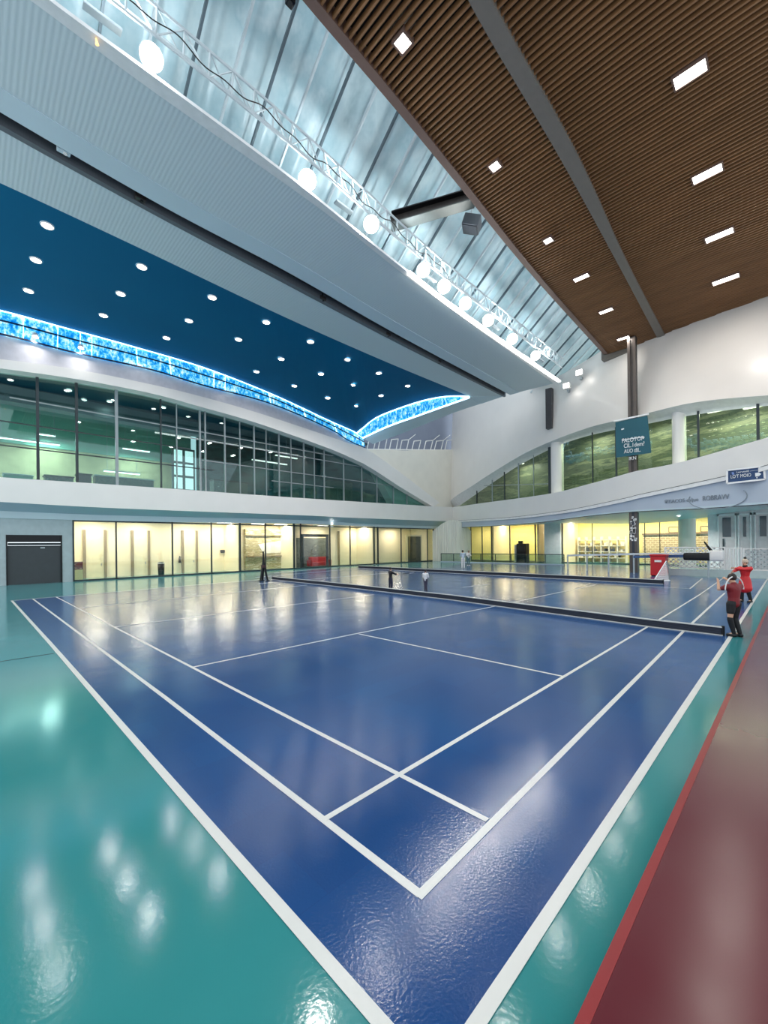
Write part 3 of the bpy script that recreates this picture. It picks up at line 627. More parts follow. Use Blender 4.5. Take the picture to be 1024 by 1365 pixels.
# pictures on the yellow wall
for k, x in enumerate((898, 941)):
    p = at(x, 706 if k == 0 else 705, X=XB - .1); t = thing('picture_frame', ['small outlined picture on yellow wall before the round column', 'small outlined picture on yellow wall past the round column'][k], 'picture', p)
    bm = bmesh.new(); s = .45
    for a, b in (((-s, -.3), (s, -.3)), ((s, -.3), (s, .3)), ((s, .3), (-s, .3)), ((-s, .3), (-s, -.3))): bar(bm, p + Vector((0, a[0], a[1])), p + Vector((0, b[0], b[1])), .07, .07, Vector((1, 0, 0)))
    obj('border', bm, mat('brown_ledge', (120, 100, 76), .5), t)
    bm = bmesh.new(); box(bm, p + Vector((.03, -s, -.3)), p + Vector((.07, s, .3))); obj('print', bm, mat('pale_yellow', (246, 232, 150), .6), t)
for i, (x, y, lab, pl) in enumerate([(762, 700.5, 'small white downlight under the curved balcony by the yellow room', dict(X=50.6)), (905, 700, 'small white downlight under the curved balcony before the grey doors', dict(X=43.5)), (443, 698.5, 'small white downlight under the long beam above the cream rooms', dict(Y=37.95))]):  # second entry is an added lamp that brightens the grey doors
    p = at(x, y, **pl); p.z = min(p.z, 4.72) if i < 2 else p.z
    if i < 2: p = Vector((p.x, p.y, 4.70))
    downlight(p, .16, lab, None, (170, 360, 20)[i])
# black kiosk
p = at(696, 751, X=50.3)
t = thing('kiosk', 'black kiosk cabinet with a small screen on top behind the low glass barrier', 'kiosk', (50.3, p.y, 0))
bm = bmesh.new(); box(bm, (50.1, p.y - .62, 0), (51.1, p.y + .62, 2.45), bev=.03); obj('cabinet_body', bm, BLACKM, t)
bm = bmesh.new(); box(bm, (50.4, p.y + .0, 2.45), (50.7, p.y + .55, 2.8), bev=.02); obj('top_unit', bm, BLACK, t)
bm = bmesh.new(); box(bm, (50.06, p.y - .4, 1.5), (50.1, p.y + .3, 2.2)); obj('screen', bm, mat('dark_screen', (30, 36, 48), .15), t)
bm = bmesh.new(); box(bm, (50.1, p.y + .68, .05), (51, p.y + .95, 2.3), bev=.02); obj('side_unit', bm, STEEL, t)
# low glass barrier along the far side
XBAR = 46.5
t = thing('glass_barrier', 'low glass barrier with a thin dark rail along the far court edge', 'barrier', (XBAR, 12, 0))
ya, yb = at(752, 740, X=XBAR).y, at(588, 740, X=XBAR).y
bm = bmesh.new(); box(bm, (XBAR, ya, 0), (XBAR + .03, yb, 1.15)); obj('glass_pane', bm, glass('barrier_glass', (226, 236, 230), .05), t)
bm = bmesh.new(); bar(bm, (XBAR, ya, 1.18), (XBAR, yb, 1.18), .09, .08); obj('handrail', bm, DARKALU, t)
for k in range(9):
    y = ya + (yb - ya) * k / 8; bm = bmesh.new(); box(bm, (XBAR - .03, y - .03, 0), (XBAR + .06, y + .03, 1.16)); obj('post', bm, DARKALU, t)
bm = bmesh.new(); box(bm, (XBAR - .1, ya, 0), (XBAR + .14, yb, .12)); obj('base_rail', bm, BLUEGREY, t)
# grey door units at the far right
XD = 47.0
def dy(px): return at(px, 720, X=XD).y
ya, yb = dy(1100), dy(944); zt_ = at(950, 690, X=XD).z
bm = bmesh.new(); box(bm, (XD, ya, 0), (XD + .4, yb, 5.2)); struct('wall_doors', bm, mat('door_grey_wall', (218, 220, 220), .5), 'pale grey wall holding the three tall grey doors', 'wall')
for k, (xa, xb) in enumerate([(957, 982), (984, 1002.5), (1006, 1030)]):
    y1, y0 = dy(xa), dy(xb)
    t = thing(f'door_{k+8}', f'tall grey door with a dark glass top, {ORD[k]} from the yellow room', 'door', (XD, y0, 0), kind='structure')
    bm = bmesh.new(); box(bm, (XD - .1, y0 + .08, 0), (XD - .02, y1 - .08, 4.7)); obj('door_panel', bm, mat('warm_grey_door', (208, 203, 204), .5), t)
    bm = bmesh.new(); box(bm, (XD - .14, y0 + .35, 2.85), (XD - .09, y1 - .35, 4.55)); obj('glass_light', bm, mat('dark_glass', (66, 80, 88), .12), t)
    bm = bmesh.new(); box(bm, (XD - .16, y0, 0), (XD - .02, y0 + .1, 4.85)); box(bm, (XD - .16, y1 - .1, 0), (XD - .02, y1, 4.85)); box(bm, (XD - .16, y0, 4.7), (XD - .02, y1, 4.85)); obj('door_frame', bm, mat('frame_grey', (226, 228, 228), .45), t)
    if k == 0:
        bm = bmesh.new(); box(bm, (XD - .22, y1 - .45, 1.3), (XD - .12, y1 - .35, 2.7)); obj('handle', bm, DARKALU, t)
# ------------------------------------------------------------------ lattice barriers (right)
def lattice(name, xa, xb, X, z0, z1, label, style, mx_):
    y1, y0 = at(xa, 745, X=X).y, at(xb, 745, X=X).y
    t = thing(name, label, 'barrier', (X, (y0 + y1) / 2, 0))
    bm = bmesh.new(); st = .2
    h = z1 - z0
    if style == 'x':
        y = y0 - h
        while y < y1:
            for s in (1, -1):
                a, b = (y, z0), (y + h, z1)
                if s < 0: a, b = (y, z1), (y + h, z0)
                # clip to the panel
                ta = max(0, (y0 - a[0]) / h); tb = min(1, (y1 - a[0]) / h)
                if tb > ta:
                    bar(bm, (X, a[0] + h * ta, a[1] + (b[1] - a[1]) * ta), (X, a[0] + h * tb, a[1] + (b[1] - a[1]) * tb), .055, .03, Vector((1, 0, 0)))
            y += st * 1.6
    else:
        y = y0
        while y < y1:
            bar(bm, (X, y, z0), (X, y, z1), .06, .03, Vector((1, 0, 0))); y += st
    obj('lattice_panel', bm, mx_, t)
    for z, nm in ((z0, 'bottom_rail'), (z1, 'top_rail')):
        bm = bmesh.new(); bar(bm, (X, y0, z), (X, y1, z), .08, .08); obj(nm, bm, WHITE, t)
    for y in (y0, y1):
        bm = bmesh.new(); box(bm, (X - .05, y - .05, 0), (X + .05, y + .05, z1 + .05)); obj('post', bm, WHITE, t)
    return t
LATW = mat('lattice_white', (246, 246, 244), .4)
Xl = 36.9
lattice('lattice_barrier', 887, 966.5, Xl, .62, 2.05, 'white diamond lattice barrier beside the red box', 'x', LATW)
lattice('picket_barrier', 969.5, 988.5, Xl, .55, 2.0, 'short white picket barrier between the two lattice barriers', '|', LATW)
lattice('lattice_barrier', 992, 1040, Xl, .55, 1.95, 'finer pale lattice barrier behind the person in red', 'x', mat('lattice_grey', (190, 196, 198), .4))
y0, y1 = at(1040, 760, X=Xl - .3).y, at(868, 760, X=Xl - .3).y
bm = bmesh.new(); box(bm, (Xl - .12, y0, .001), (Xl + .1, y1, .5)); struct('trim_11', bm, mat('pale_kerb', (196, 208, 208), .4), 'low pale kerb under the white lattice barriers', 'kerb')
# long bar on the barrier: rail plus black and white bundle
t = thing('guard_rail', 'long white and blue guard rail running past the dark pillar', 'rail', (36.2, 8, 0))
a, b, c = at(757, 740.5, X=39.8), at(845, 738.5, X=36.8), at(948, 737.5, X=35.9)
bm = bmesh.new(); bar(bm, a, b, .14, .16); bar(bm, b, c, .14, .12); obj('top_rail', bm, mat('rail_white', (220, 226, 232), .35), t)
bm = bmesh.new(); bar(bm, b + Vector((-.02, 0, -.22)), c + Vector((-.02, 0, -.16)), .14, .2); obj('blue_rail', bm, mat('rail_blue', (58, 92, 140), .4), t)
for k, s in enumerate((0., .33, .66, 1.0)):
    p = a.lerp(b, s); bm = bmesh.new(); box(bm, (p.x - .05, p.y - .05, 0), (p.x + .05, p.y + .05, p.z)); obj('post', bm, STEEL, t)
p = b.lerp(c, .97); bm = bmesh.new(); box(bm, (p.x - .05, p.y - .05, 0), (p.x + .05, p.y + .05, p.z)); obj('post', bm, STEEL, t)
p = at(928, 745, X=35.42)
t = thing('hanging_gear_bag', 'black and white equipment bag slung on the white guard rail', 'bag', p)
bm = bmesh.new(); box(bm, p + Vector((-.3, -.9, -.1)), p + Vector((.3, .7, .42)), bev=.14); obj('body', bm, BLACK, t, True)
bm = bmesh.new(); box(bm, p + Vector((-.34, -1.5, -.12)), p + Vector((.26, -.75, .6)), bev=.12); obj('white_pocket', bm, WHITE, t, True)
bm = bmesh.new(); tube(bm, p + Vector((0, -.9, .45)), p + Vector((-.05, -.45, 1.2)), .1, 8, .04); obj('strap', bm, BLACK, t)
# red box
p = at(878, 758, X=35.2); zt_ = at(878, 739, X=35.2).z; zb2 = .28
t = thing('red_bin', 'red box shaped bin at the foot of the lattice barrier', 'bin', (35.2, p.y, 0))
w = .47
bm = bmesh.new(); box(bm, (35.0, p.y - w, .06), (35.9, p.y + w, zt_ - .12), bev=.04); obj('body', bm, RED, t)
bm = bmesh.new(); box(bm, (34.95, p.y - w - .04, zt_ - .12), (35.95, p.y + w + .04, zt_), bev=.03); obj('lid', bm, RED, t)
bm = bmesh.new(); box(bm, (34.93, p.y - w * .5, zt_ - .55), (34.98, p.y + w * .4, zt_ - .4)); obj('label_plate', bm, WHITE, t)
for s in (-1, 1):
    bm = bmesh.new(); box(bm, (35.1, p.y + s * (w - .1) - .05, 0), (35.8, p.y + s * (w - .1) + .05, .07)); obj('foot', bm, BLACK, t)
# small goal with net
def goal():
    a, b, top = at(871, 775.5, Z=0), at(893, 774, Z=0), at(888, 748, X=at(893, 774, Z=0).x)
    t = thing('goal', 'small white netted goal frame standing on the far blue court', 'goal', b)
    bk = b + Vector((2.6, .1, 0)); tp = Vector((b.x + .4, b.y + .25, top.z)); ak = a + Vector((1.5, 0, 0)); 
    bm = bmesh.new()
    pts = [b, b.lerp(tp, .5) + Vector((0, -.06, .05)), tp]
    for p, q in zip(pts, pts[1:]): tube(bm, p, q, .05, 8)
    obj('post', bm, mat('goal_grey', (120, 128, 130), .4), t)
    bm = bmesh.new(); tube(bm, a, b, .045, 8); obj('base_bar', bm, LATW, t)
    bm = bmesh.new(); tube(bm, tp, a, .03, 8); obj('back_bar', bm, LATW, t)
    bm = bmesh.new(); n = 9
    for i in range(1, n):
        s = i / n; tube(bm, a.lerp(b, s), a.lerp(tp, s), .014, 4); tube(bm, b.lerp(tp, s), a.lerp(tp, s), .014, 4); tube(bm, b.lerp(tp, s), b.lerp(a, s), .014, 4)
    obj('net', bm, LATW, t)
goal()

# ------------------------------------------------------------------ pillar, pilaster, signs
Xp = 38.3
y1, y0 = at(838, 600, X=Xp).y, at(849, 600, X=Xp).y; xc = (y0 + y1) / 2
t = thing('column.005', 'dark steel pillar rising from court to wooden ceiling', 'pillar', (Xp, xc, 0), kind='structure')
hw = (y1 - y0) / 2
bm = bmesh.new(); box(bm, (Xp, y0, 0), (Xp + .45, y1, 19.25)); obj('shaft', bm, DARKSTEEL, t)
bm = bmesh.new(); box(bm, (Xp - .07, y0, 0), (Xp + .0, y0 + .2, 19.2)); box(bm, (Xp - .07, y1 - .2, 0), (Xp + .0, y1, 19.2)); obj('flange', bm, mat('pillar_brown', (92, 84, 80), .4, metal=.3), t)
bm = bmesh.new(); z = at(844, 662, X=Xp).z; box(bm, (Xp - .1, y0 - .03, z - .12), (Xp + .5, y1 + .03, z + .12)); obj('joint_plate', bm, STEEL, t)
bm = bmesh.new(); box(bm, (Xp - .05, y0 + .2, .02), (Xp + .0, y1 - .2, z - .12)); obj('dark_infill', bm, mat('navy_infill', (44, 50, 62), .4), t)
bm = bmesh.new()
for k in range(40):
    yy = random.uniform(y0 + .1, y1 - .1); zz = random.uniform(2.4, 4.6); r = random.uniform(.03, .09); box(bm, (Xp - .09, yy - r, zz - r), (Xp - .07, yy + r, zz + r))
obj('sticker', bm, LATW, t)
a, b = at(727, 515, X=42.2), at(735, 515, X=42.2); z0 = at(731, 571, X=42.2).z
bm = bmesh.new(); box(bm, (42.2, b.y, z0), (43.2, a.y, 18.4)); struct('trim_12', bm, mat('dark_pilaster', (66, 64, 66), .4), 'short dark pilaster high on the glossy white wall', 'pilaster')
def sign(name, corners, X0, thick, label, mface, mtrim, t_=None):
    """flat board through 4 pixel corners (tl, tr, br, bl) on the plane X0"""
    P = [at(x, y, X=X0) for x, y in corners]
    t = thing(name, label, 'sign', P[3])
    bm = bmesh.new(); prism(bm, P, (thick, 0, 0)); obj('board', bm, mface, t)
    return t, P
BANN = mat('teal_banner', (8, 88, 104), .45, var=.1, scale=.6)
Xs = 37.8
t, P = sign('banner_sign', [(820.5, 563), (863, 554), (868, 603.5), (821.5, 610)], Xs, .12, 'teal banner sign with white lettering on the dark pillar', BANN, None)
ytop = [P[0], P[1]]
bm = bmesh.new(); bar(bm, P[0] + Vector((-.03, .1, .1)), P[1] + Vector((-.03, -.1, .1)), .1, .12); obj('top_rail', bm, mat('bright_trim', (246, 246, 244), .3), t)
LET = mat('lettering_white', (240, 244, 244), .5)
ux = (P[2] - P[3]).normalized(); uz = Vector((0, 0, 1))
def text_on(t, px, py, px2, X, u, txt, h, m=LET, nm='lettering'):
    p = at(px, py, X=X); M = basis(u, uz, p - Vector(t['origin']))
    o = lines_text(nm, txt, h, M, m, t, .015)
    w0 = max(v.co.x for v in o.data.vertices); w1 = (at(px2, py, X=X) - p).dot(u.normalized())
    o.matrix_local = M @ Matrix.Diagonal((w1 / w0, 1, 1, 1)); return o
ul = (at(862, 584, X=Xs) - at(829, 588.5, X=Xs)).normalized()
text_on(t, 829, 590.5, 858, Xs - .03, ul, 'FALOTOP', .5)
text_on(t, 831.5, 597.2, 859, Xs - .03, ul, 'CIL.1dem?', .48)
text_on(t, 832, 604.4, 854, Xs - .03, ul, 'AUO tBL.', .46)
bm = bmesh.new(); bar(bm, at(829, 586.5, X=Xs - .03), at(859, 582.5, X=Xs - .03), .05, .06); bar(bm, at(859, 582.5, X=Xs - .03), at(857.5, 585, X=Xs - .03), .05, .06); obj('underline', bm, LET, t)
bm = bmesh.new(); bar(bm, at(828.5, 572.5, X=Xs - .03), at(832, 571.5, X=Xs - .03), .05, .1); obj('logo_mark', bm, LET, t)
text_on(t, 838.3, 613.5, 848, Xs - .03, ul, 'IKN', .4)
bm = bmesh.new(); box(bm, (Xs + .1, xc - .3, P[3].z + .4), (Xp, xc + .3, P[0].z - .4)); obj('bracket', bm, DARKSTEEL, t)
# blue direction sign on the balcony
Xq = fB(995) - .35
t, P = sign('direction_sign', [(969.5, 627), (1018.5, 621.5), (1020, 639), (969.5, 644.5)], Xq, .12, 'small dark blue direction sign with white border on the curved balcony', mat('navy_sign', (28, 66, 112), .4, var=.12, scale=2), None)
bm = bmesh.new()
for k in range(4): bar(bm, P[k] + Vector((-.02, 0, 0)), P[(k + 1) % 4] + Vector((-.02, 0, 0)), .1, .09, Vector((1, 0, 0)))
obj('border', bm, mat('bright_trim', (246, 246, 244), .3), t)
ul = (at(1019, 633, X=Xq) - at(970, 638, X=Xq)).normalized()
text_on(t, 974, 637.8, 1001.5, Xq - .04, ul, "LO'T MOIO", .3)
text_on(t, 982, 630.8, 1013, Xq - .04, ul, 'Lwrwmil0 ———', .17)
bm = bmesh.new(); bar(bm, at(1007, 633, X=Xq - .04), at(1012, 632.3, X=Xq - .04), .06, .22); prism(bm, [at(1011.5, 629.7, X=Xq - .06), at(1015, 631.8, X=Xq - .06), at(1011.5, 635, X=Xq - .06)], (.03, 0, 0)); obj('arrow', bm, LET, t)
bm = bmesh.new(); bar(bm, at(976.5, 629.5, X=Xq - .04), at(978, 632.5, X=Xq - .04), .05, .1); obj('logo_mark', bm, mat('logo_blue', (120, 150, 210), .5), t)
bm = bmesh.new(); bar(bm, at(1009.3, 636, X=Xq - .04), at(1009.3, 637.5, X=Xq - .04), .05, .08, Vector((1, 0, 0))); obj('small_mark', bm, LET, t)
# faint lettering on the bluegrey band
Xc = fB(930) + .0
t = thing('wall_lettering', 'faint grey lettering with an oval outline on the bluegrey band', 'lettering', at(886, 671, X=Xc))
FAINT = mat('faint_grey', (140, 152, 162), .5)
a, b = at(886, 671, X=fB(886) + .04), at(975, 664.5, X=fB(975) + .04); ul = (b - a).normalized()
M = basis(ul, uz, a - Vector(t['origin'])); L_ = (b - a).length
for txt, s0, s1, h in (('ЯTIACO5-caijue', 0, .54, .36), ('ROBRAVV', .6, .97, .46)):
    o = lines_text('lettering', txt, h, M, FAINT, t, .02); w0 = max(v.co.x for v in o.data.vertices)
    M2 = basis(ul, uz, a.lerp(b, s0) - Vector(t['origin'])); o.matrix_local = M2 @ Matrix.Diagonal((L_ * (s1 - s0) / w0, 1, 1, 1))
bm = bmesh.new(); prev = None; c_ = a.lerp(b, .80) + Vector((0, 0, .12))
for k in range(25):
    th = math.pi * .9 + 1.25 * math.pi * k / 24; q = c_ + ul * (1.75 * math.cos(th)) + Vector((0, 0, .75 * math.sin(th)))
    if prev is not None: bar(bm, prev, q, .05, .04, Vector((1, 0, 0)))
    prev = q
obj('oval_outline', bm, FAINT, t)

# ------------------------------------------------------------------ ceilings
ZC = 18.0
slotA = [(-90, 92), (0, 148), (210, 270), (380, 360), (520, 440), (680, 526)]     # dark slot, upper side
slotB = [(-90, 120), (0, 172), (210, 288), (380, 378), (520, 452), (672, 529)]    # dark slot, lower side
blueE = [(-90, 206), (0, 244), (172, 324), (361, 414), (500, 476), (625, 528)]
edge = [(-40, -85), (75, 5), (217, 109), (390, 238), (560, 374), (745, 506)]
inner = [(-80, -85), (41, 0), (200, 118), (420, 273), (560, 382), (738, 511)]
N_ = 50
E_, I_, SA, SB, BE = (lift(c, Z=ZC, n=N_) for c in (edge, inner, slotA, slotB, blueE))
strip('ceiling_bulkhead', I_, SA, (0, 0, .3), BULK, 'wide pale ribbed ceiling panel between floodlights and black slot', 'ceiling')
strip('ceiling_lip', [p + Vector((0, 0, -.05)) for p in E_], [p + Vector((0, 0, -.02)) for p in I_], (0, 0, .12), mat('lip_white', (226, 228, 228), .35), 'smooth white lip along the edge of the wide ceiling panel', 'ceiling')
# subtle raised pale band beside the slot
B1 = [p + Vector((0, 0, -.04)) for p in SA]; B0 = [SA[i].lerp(I_[i], .22) + Vector((0, 0, -.03)) for i in range(N_)]
strip('trim_13', B0, B1, (0, 0, .06), BULKSM, 'smooth pale blue margin beside the black ceiling slot', 'trim')
strip('trim_14', [p + Vector((0, 0, .02)) for p in SA], [p + Vector((0, 0, .6)) for p in SA], (0, .08, 0), BLACK, 'inner black side of the long ceiling slot', 'slot')
strip('trim_15', [p + Vector((0, 0, .45)) for p in SA], [p + Vector((0, 0, .45)) for p in SB], (0, 0, .1), BLACK, 'black top of the long ceiling slot', 'slot')
LIPB = [SB[i].lerp(SA[i], .3) for i in range(N_)]
strip('trim_16', [p + Vector((0, 0, -.03)) for p in LIPB], [p + Vector((0, 0, -.03)) for p in SB], (0, 0, .5), GREYLIP, 'dark grey lip along the black ceiling slot', 'trim')
strip('ceiling_bulkhead_inner', SB, BE, (0, 0, .3), BULK, 'narrow pale ribbed ceiling panel beside the blue ceiling', 'ceiling')
# far end fascia of the blue ceiling
fcB = [(484, 584), (518, 568.5), (557, 554.5), (596, 540.5), (626, 530), (640, 523.5), (672, 529)]
jnt = [(497, 592), (530, 580), (570, 564), (610, 548.5), (640, 538.5), (660, 532.5), (676, 528.5)]
XE_ = lambda x: interp([(470, 32.6), (476, 32.9), (500, 34.2), (560, 36), (628, 37.4)], x)
XE = XE_
A = lift(fcB[:5], X=XE, n=30); B = lift(jnt[:5], X=lambda x: interp([(490, 34.2), (540, 37), (600, 39.4), (660, 39.8)], x), n=30)
strip('ceiling_fascia', A, B, (.2, 0, .3), BULKSM, 'pale sloping fascia at the far end of the blue ceiling', 'ceiling')
bm = bmesh.new(); prism(bm, [at(625, 529, Z=ZC - .02), at(674, 527.5, Z=ZC - .02), at(641, 538.5, X=39.6)], (0, 0, .3)); struct('ceiling_fascia_tip', bm, BULKSM, 'pale triangular end of the inner ceiling panel', 'ceiling')
# blue ceiling: ruled between its straight edge and the curved cornice
fcT = [(476, 578), (499, 558.6), (528, 546), (561, 535), (588, 529.3), (610, 527.8), (626, 528.5)]
nA, nB = 46, 16
L1 = lift(cryT[:-1] + [(476, 578)], Y=37.5, n=nA); L2 = lift(fcT, X=XE, n=nB)
LL = L1 + L2[1:]
RR = lift(blueE, Z=ZC + .02, n=len(LL))
RR[-1] = L2[-1].copy()
bm = bmesh.new(); K = 6; grid = []
for a, b in zip(LL, RR): grid.append([bm.verts.new(a.lerp(b, k / K)) for k in range(K + 1)])
for r0, r1 in zip(grid, grid[1:]):
    for k in range(K):
        try: bm.faces.new((r0[k], r0[k + 1], r1[k + 1], r1[k]))
        except ValueError: pass
bmesh.ops.remove_doubles(bm, verts=bm.verts, dist=.001)
tree = BVHTree.FromBMesh(bm)
r_ = bmesh.ops.extrude_face_region(bm, geom=bm.faces[:]); bmesh.ops.translate(bm, verts=[v for v in r_['geom'] if isinstance(v, bmesh.types.BMVert)], vec=(0, 0, .25))
struct('ceiling_blue', bm, BLUECEIL, 'deep blue ceiling field with rows of round downlights', 'ceiling')
rows = [('beside the pale ribbed panel', [(63, 300), (189, 355), (283, 396), (355, 429), (414, 455), (463, 479), (505, 497), (543.6, 514)]),
        ('between the other two', [(48, 346), (161, 391), (252, 427), (318, 452), (375, 478), (428, 498), (470, 513), (508, 527)]),
        ('beside the glowing cornice', [(38, 387), (138, 420), (222, 450), (342, 495), (392.6, 514), (437, 530), (474, 541)])]
for nm, pts in rows:
    for i, (x, y) in enumerate(pts):
        d = ray(x, y); hit = tree.ray_cast(EYE, d.normalized())[0]
        if hit is None: hit = at(x, y, Z=ZC)
        downlight(hit + Vector((0, 0, -.01)), .27, f'round downlight in the blue ceiling, {ORD[i]} in the row {nm}', 'downlights in the blue ceiling', 85)
# glowing cornice
def cornice_mat():
    m, t, b = nt('crystal_cornice'); N, L = t.nodes, t.links
    tc = N.new('ShaderNodeTexCoord'); sp = N.new('ShaderNodeSeparateXYZ'); L.new(tc.outputs['Object'], sp.inputs[0])
    ad = N.new('ShaderNodeMath'); ad.operation = 'SUBTRACT'; L.new(sp.outputs['X'], ad.inputs[0]); L.new(sp.outputs['Y'], ad.inputs[1])
    cb = N.new('ShaderNodeCombineXYZ'); L.new(ad.outputs[0], cb.inputs['X']); L.new(sp.outputs['Z'], cb.inputs['Y'])
    mp = N.new('ShaderNodeMapping'); mp.inputs['Scale'].default_value = (1.6, .9, 1); L.new(cb.outputs[0], mp.inputs['Vector'])
    vo = N.new('ShaderNodeTexVoronoi'); vo.feature = 'F1'; vo.distance = 'CHEBYCHEV'; vo.inputs['Scale'].default_value = 1.6; L.new(mp.outputs[0], vo.inputs['Vector'])
    no = N.new('ShaderNodeTexNoise'); no.inputs['Scale'].default_value = 3.2; no.inputs['Detail'].default_value = 6; no.inputs['Roughness'].default_value = .7; L.new(mp.outputs[0], no.inputs['Vector'])
    ml = N.new('ShaderNodeMath'); ml.operation = 'MULTIPLY_ADD'; ml.inputs[1].default_value = .3; L.new(vo.outputs['Distance'], ml.inputs[0]); L.new(no.outputs['Fac'], ml.inputs[2])
    rp = N.new('ShaderNodeValToRGB'); e = rp.color_ramp.elements
    e[0].position = .36; e[0].color = srgb((0, 96, 190)); e[1].position = .8; e[1].color = srgb((240, 252, 255))
    x = e.new(.5); x.color = srgb((10, 120, 205)); x = e.new(.6); x.color = srgb((40, 165, 225)); x = e.new(.69); x.color = srgb((130, 215, 240))
    L.new(ml.outputs[0], rp.inputs['Fac']); L.new(rp.outputs['Color'], b.inputs['Base Color']); L.new(rp.outputs['Color'], b.inputs['Emission Color']); b.inputs['Emission Strength'].default_value = .85
    b.inputs['Roughness'].default_value = .15
    return m
CRY = cornice_mat()
t = thing('cornice_light', 'glowing blue crystal cornice curving along the long side of the blue ceiling', 'cornice light', kind=None)
bm = bmesh.new(); loft(bm, lift(cryT, Y=37.35), lift(cryB, Y=37.35), (0, .12, 0)); obj('crystal_band', bm, CRY, t)
bm = bmesh.new(); T = lift([(x, y + .8) for x, y in cryT], Y=37.3)
for p, q in zip(T, T[1:]): bar(bm, p, q, .07, .07)
obj('light_strip', bm, BLUEWHITE, t)
for fr, m_, w in ((.42, mat('navy_rail', (10, 40, 80), .3), .09), (.97, mat('navy_rail', (10, 40, 80), .3), .1)):
    bm = bmesh.new(); A = lift(cryT, Y=37.3); B = lift(cryB, Y=37.3); T = [a.lerp(b, fr) for a, b in zip(A, B)]
    for p, q in zip(T, T[1:]): bar(bm, p, q, w, w)
    obj('rail', bm, m_, t)
bm = bmesh.new()
for k in (1, 3, 4, 8, 11, 13, 14, 18, 21, 25, 26, 30, 33, 36): bar(bm, A[k], B[k], .045, .04, Vector((0, 1, 0)))
obj('divider', bm, BLUEWHITE, t)
t = thing('cornice_light', 'shorter glowing blue crystal cornice arching over the far end of the blue ceiling', 'cornice light')
A = lift(fcT, X=lambda x: XE_(x) - .1, n=30); B = lift(fcB[:5], X=lambda x: XE_(x) - .1, n=30)
bm = bmesh.new(); loft(bm, A, B, (.12, 0, 0)); obj('crystal_band', bm, CRY, t)
for T, m_ in ((A, BLUEWHITE), (B, BLUEWHITE)):
    bm = bmesh.new()
    for p, q in zip(T, T[1:]): bar(bm, p + Vector((-.06, 0, 0)), q + Vector((-.06, 0, 0)), .1, .16)
    obj('light_strip', bm, m_, t)
# two spotlights added below the cornice to stand for bright reflections on it
for i, (x, y) in enumerate([(47, 447), (108, 462)]):
    p = at(x, y, Y=36.9); t = thing('cornice_spotlight', ['white spotlight on the glowing cornice, near the picture edge', 'white spotlight on the glowing cornice, one bay further along'][i], 'spotlight', p)
    bm = bmesh.new(); tube(bm, p + Vector((0, .1, .12)), p + Vector((0, 0, -.12)), .16, 14, .2); obj('housing', bm, WHITE, t)
    bm = bmesh.new(); tube(bm, p + Vector((0, 0, -.125)), p + Vector((0, 0, -.15)), .16, 14); obj('lens', bm, LAMP, t)
    bm = bmesh.new(); tube(bm, p + Vector((0, .1, .1)), p + Vector((0, .5, .15)), .04, 6); obj('bracket', bm, STEEL, t)
    lamp('spot_light', p + Vector((0, -.02, -.2)), .3, 15, aim=p + Vector((0, .55, -1.4)), parent=t, spread=120)

# ------------------------------------------------------------------ wooden slatted ceiling
ZW = 19.3
wE = [(300, -130), (405, 0), (520, 135), (600, 232), (700, 355), (805, 472)]
WE = lift(wE, Z=ZW, n=60)
wtab = sorted((p.x, p.y) for p in WE)
def wy(X): return interp(wtab, X)
XE_W = at(805, 472, Z=ZW).x
Y_END = -4.0
SL = mat('wood_slat', (134, 96, 62), .5, var=.16, scale=2, stretch=(1, .2, 1))
bm = bmesh.new(); X = 5.0
zs = ZW
while X < XE_W + 1.2:
    box(bm, (X, Y_END, zs - .02), (X + .068, wy(X) - .15, zs + .17)); X += .235
struct('ceiling_slats', bm, SL, 'brown timber slat ceiling running across the hall', 'ceiling')
bm = bmesh.new(); y = Y_END + .3
while y < 11.2:
    x0 = 26.5 if y < 7.4 else 24
    box(bm, (x0, y, zs + .1), (XE_W + 1.2, y + .05, zs + .2)); y += .42
struct('ceiling_battens', bm, mat('wood_batten', (132, 96, 64), .55), 'cross battens of the far slat ceiling making a grid', 'ceiling')
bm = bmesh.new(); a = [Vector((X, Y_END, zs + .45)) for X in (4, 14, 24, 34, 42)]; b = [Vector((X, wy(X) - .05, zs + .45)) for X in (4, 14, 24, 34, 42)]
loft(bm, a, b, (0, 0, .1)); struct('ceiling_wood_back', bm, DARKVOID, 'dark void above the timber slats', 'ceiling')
# edge board, cross beam, end board
bm = bmesh.new(); w0 = [p + Vector((0, -.32, -.06)) for p in WE]; w1 = [p + Vector((0, 0, -.06)) for p in WE]; loft(bm, w0, w1, (0, 0, 1.0)); struct('trim_17', bm, BRONZE, 'brown edge board along the open side of the slat ceiling', 'edge board')
A = lift([(560, -150), (624, 0), (742, 203), (820, 345), (876, 450)], Z=zs - .12, n=40); B = lift([(585, -150), (655, 0), (766, 200), (832, 342), (887, 448)], Z=zs - .12, n=40)
bm = bmesh.new(); loft(bm, A, B, (0, 0, .6)); struct('beam', bm, BEAMG, 'taupe beam running along the slat ceiling', 'beam')
bm = bmesh.new(); box(bm, (XE_W + .3, Y_END, zs - .35), (XE_W + 1.6, wy(XE_W) + .3, zs + .6)); struct('trim_18', bm, BEAMG, 'taupe end board where slat ceiling meets the white wall', 'edge board')
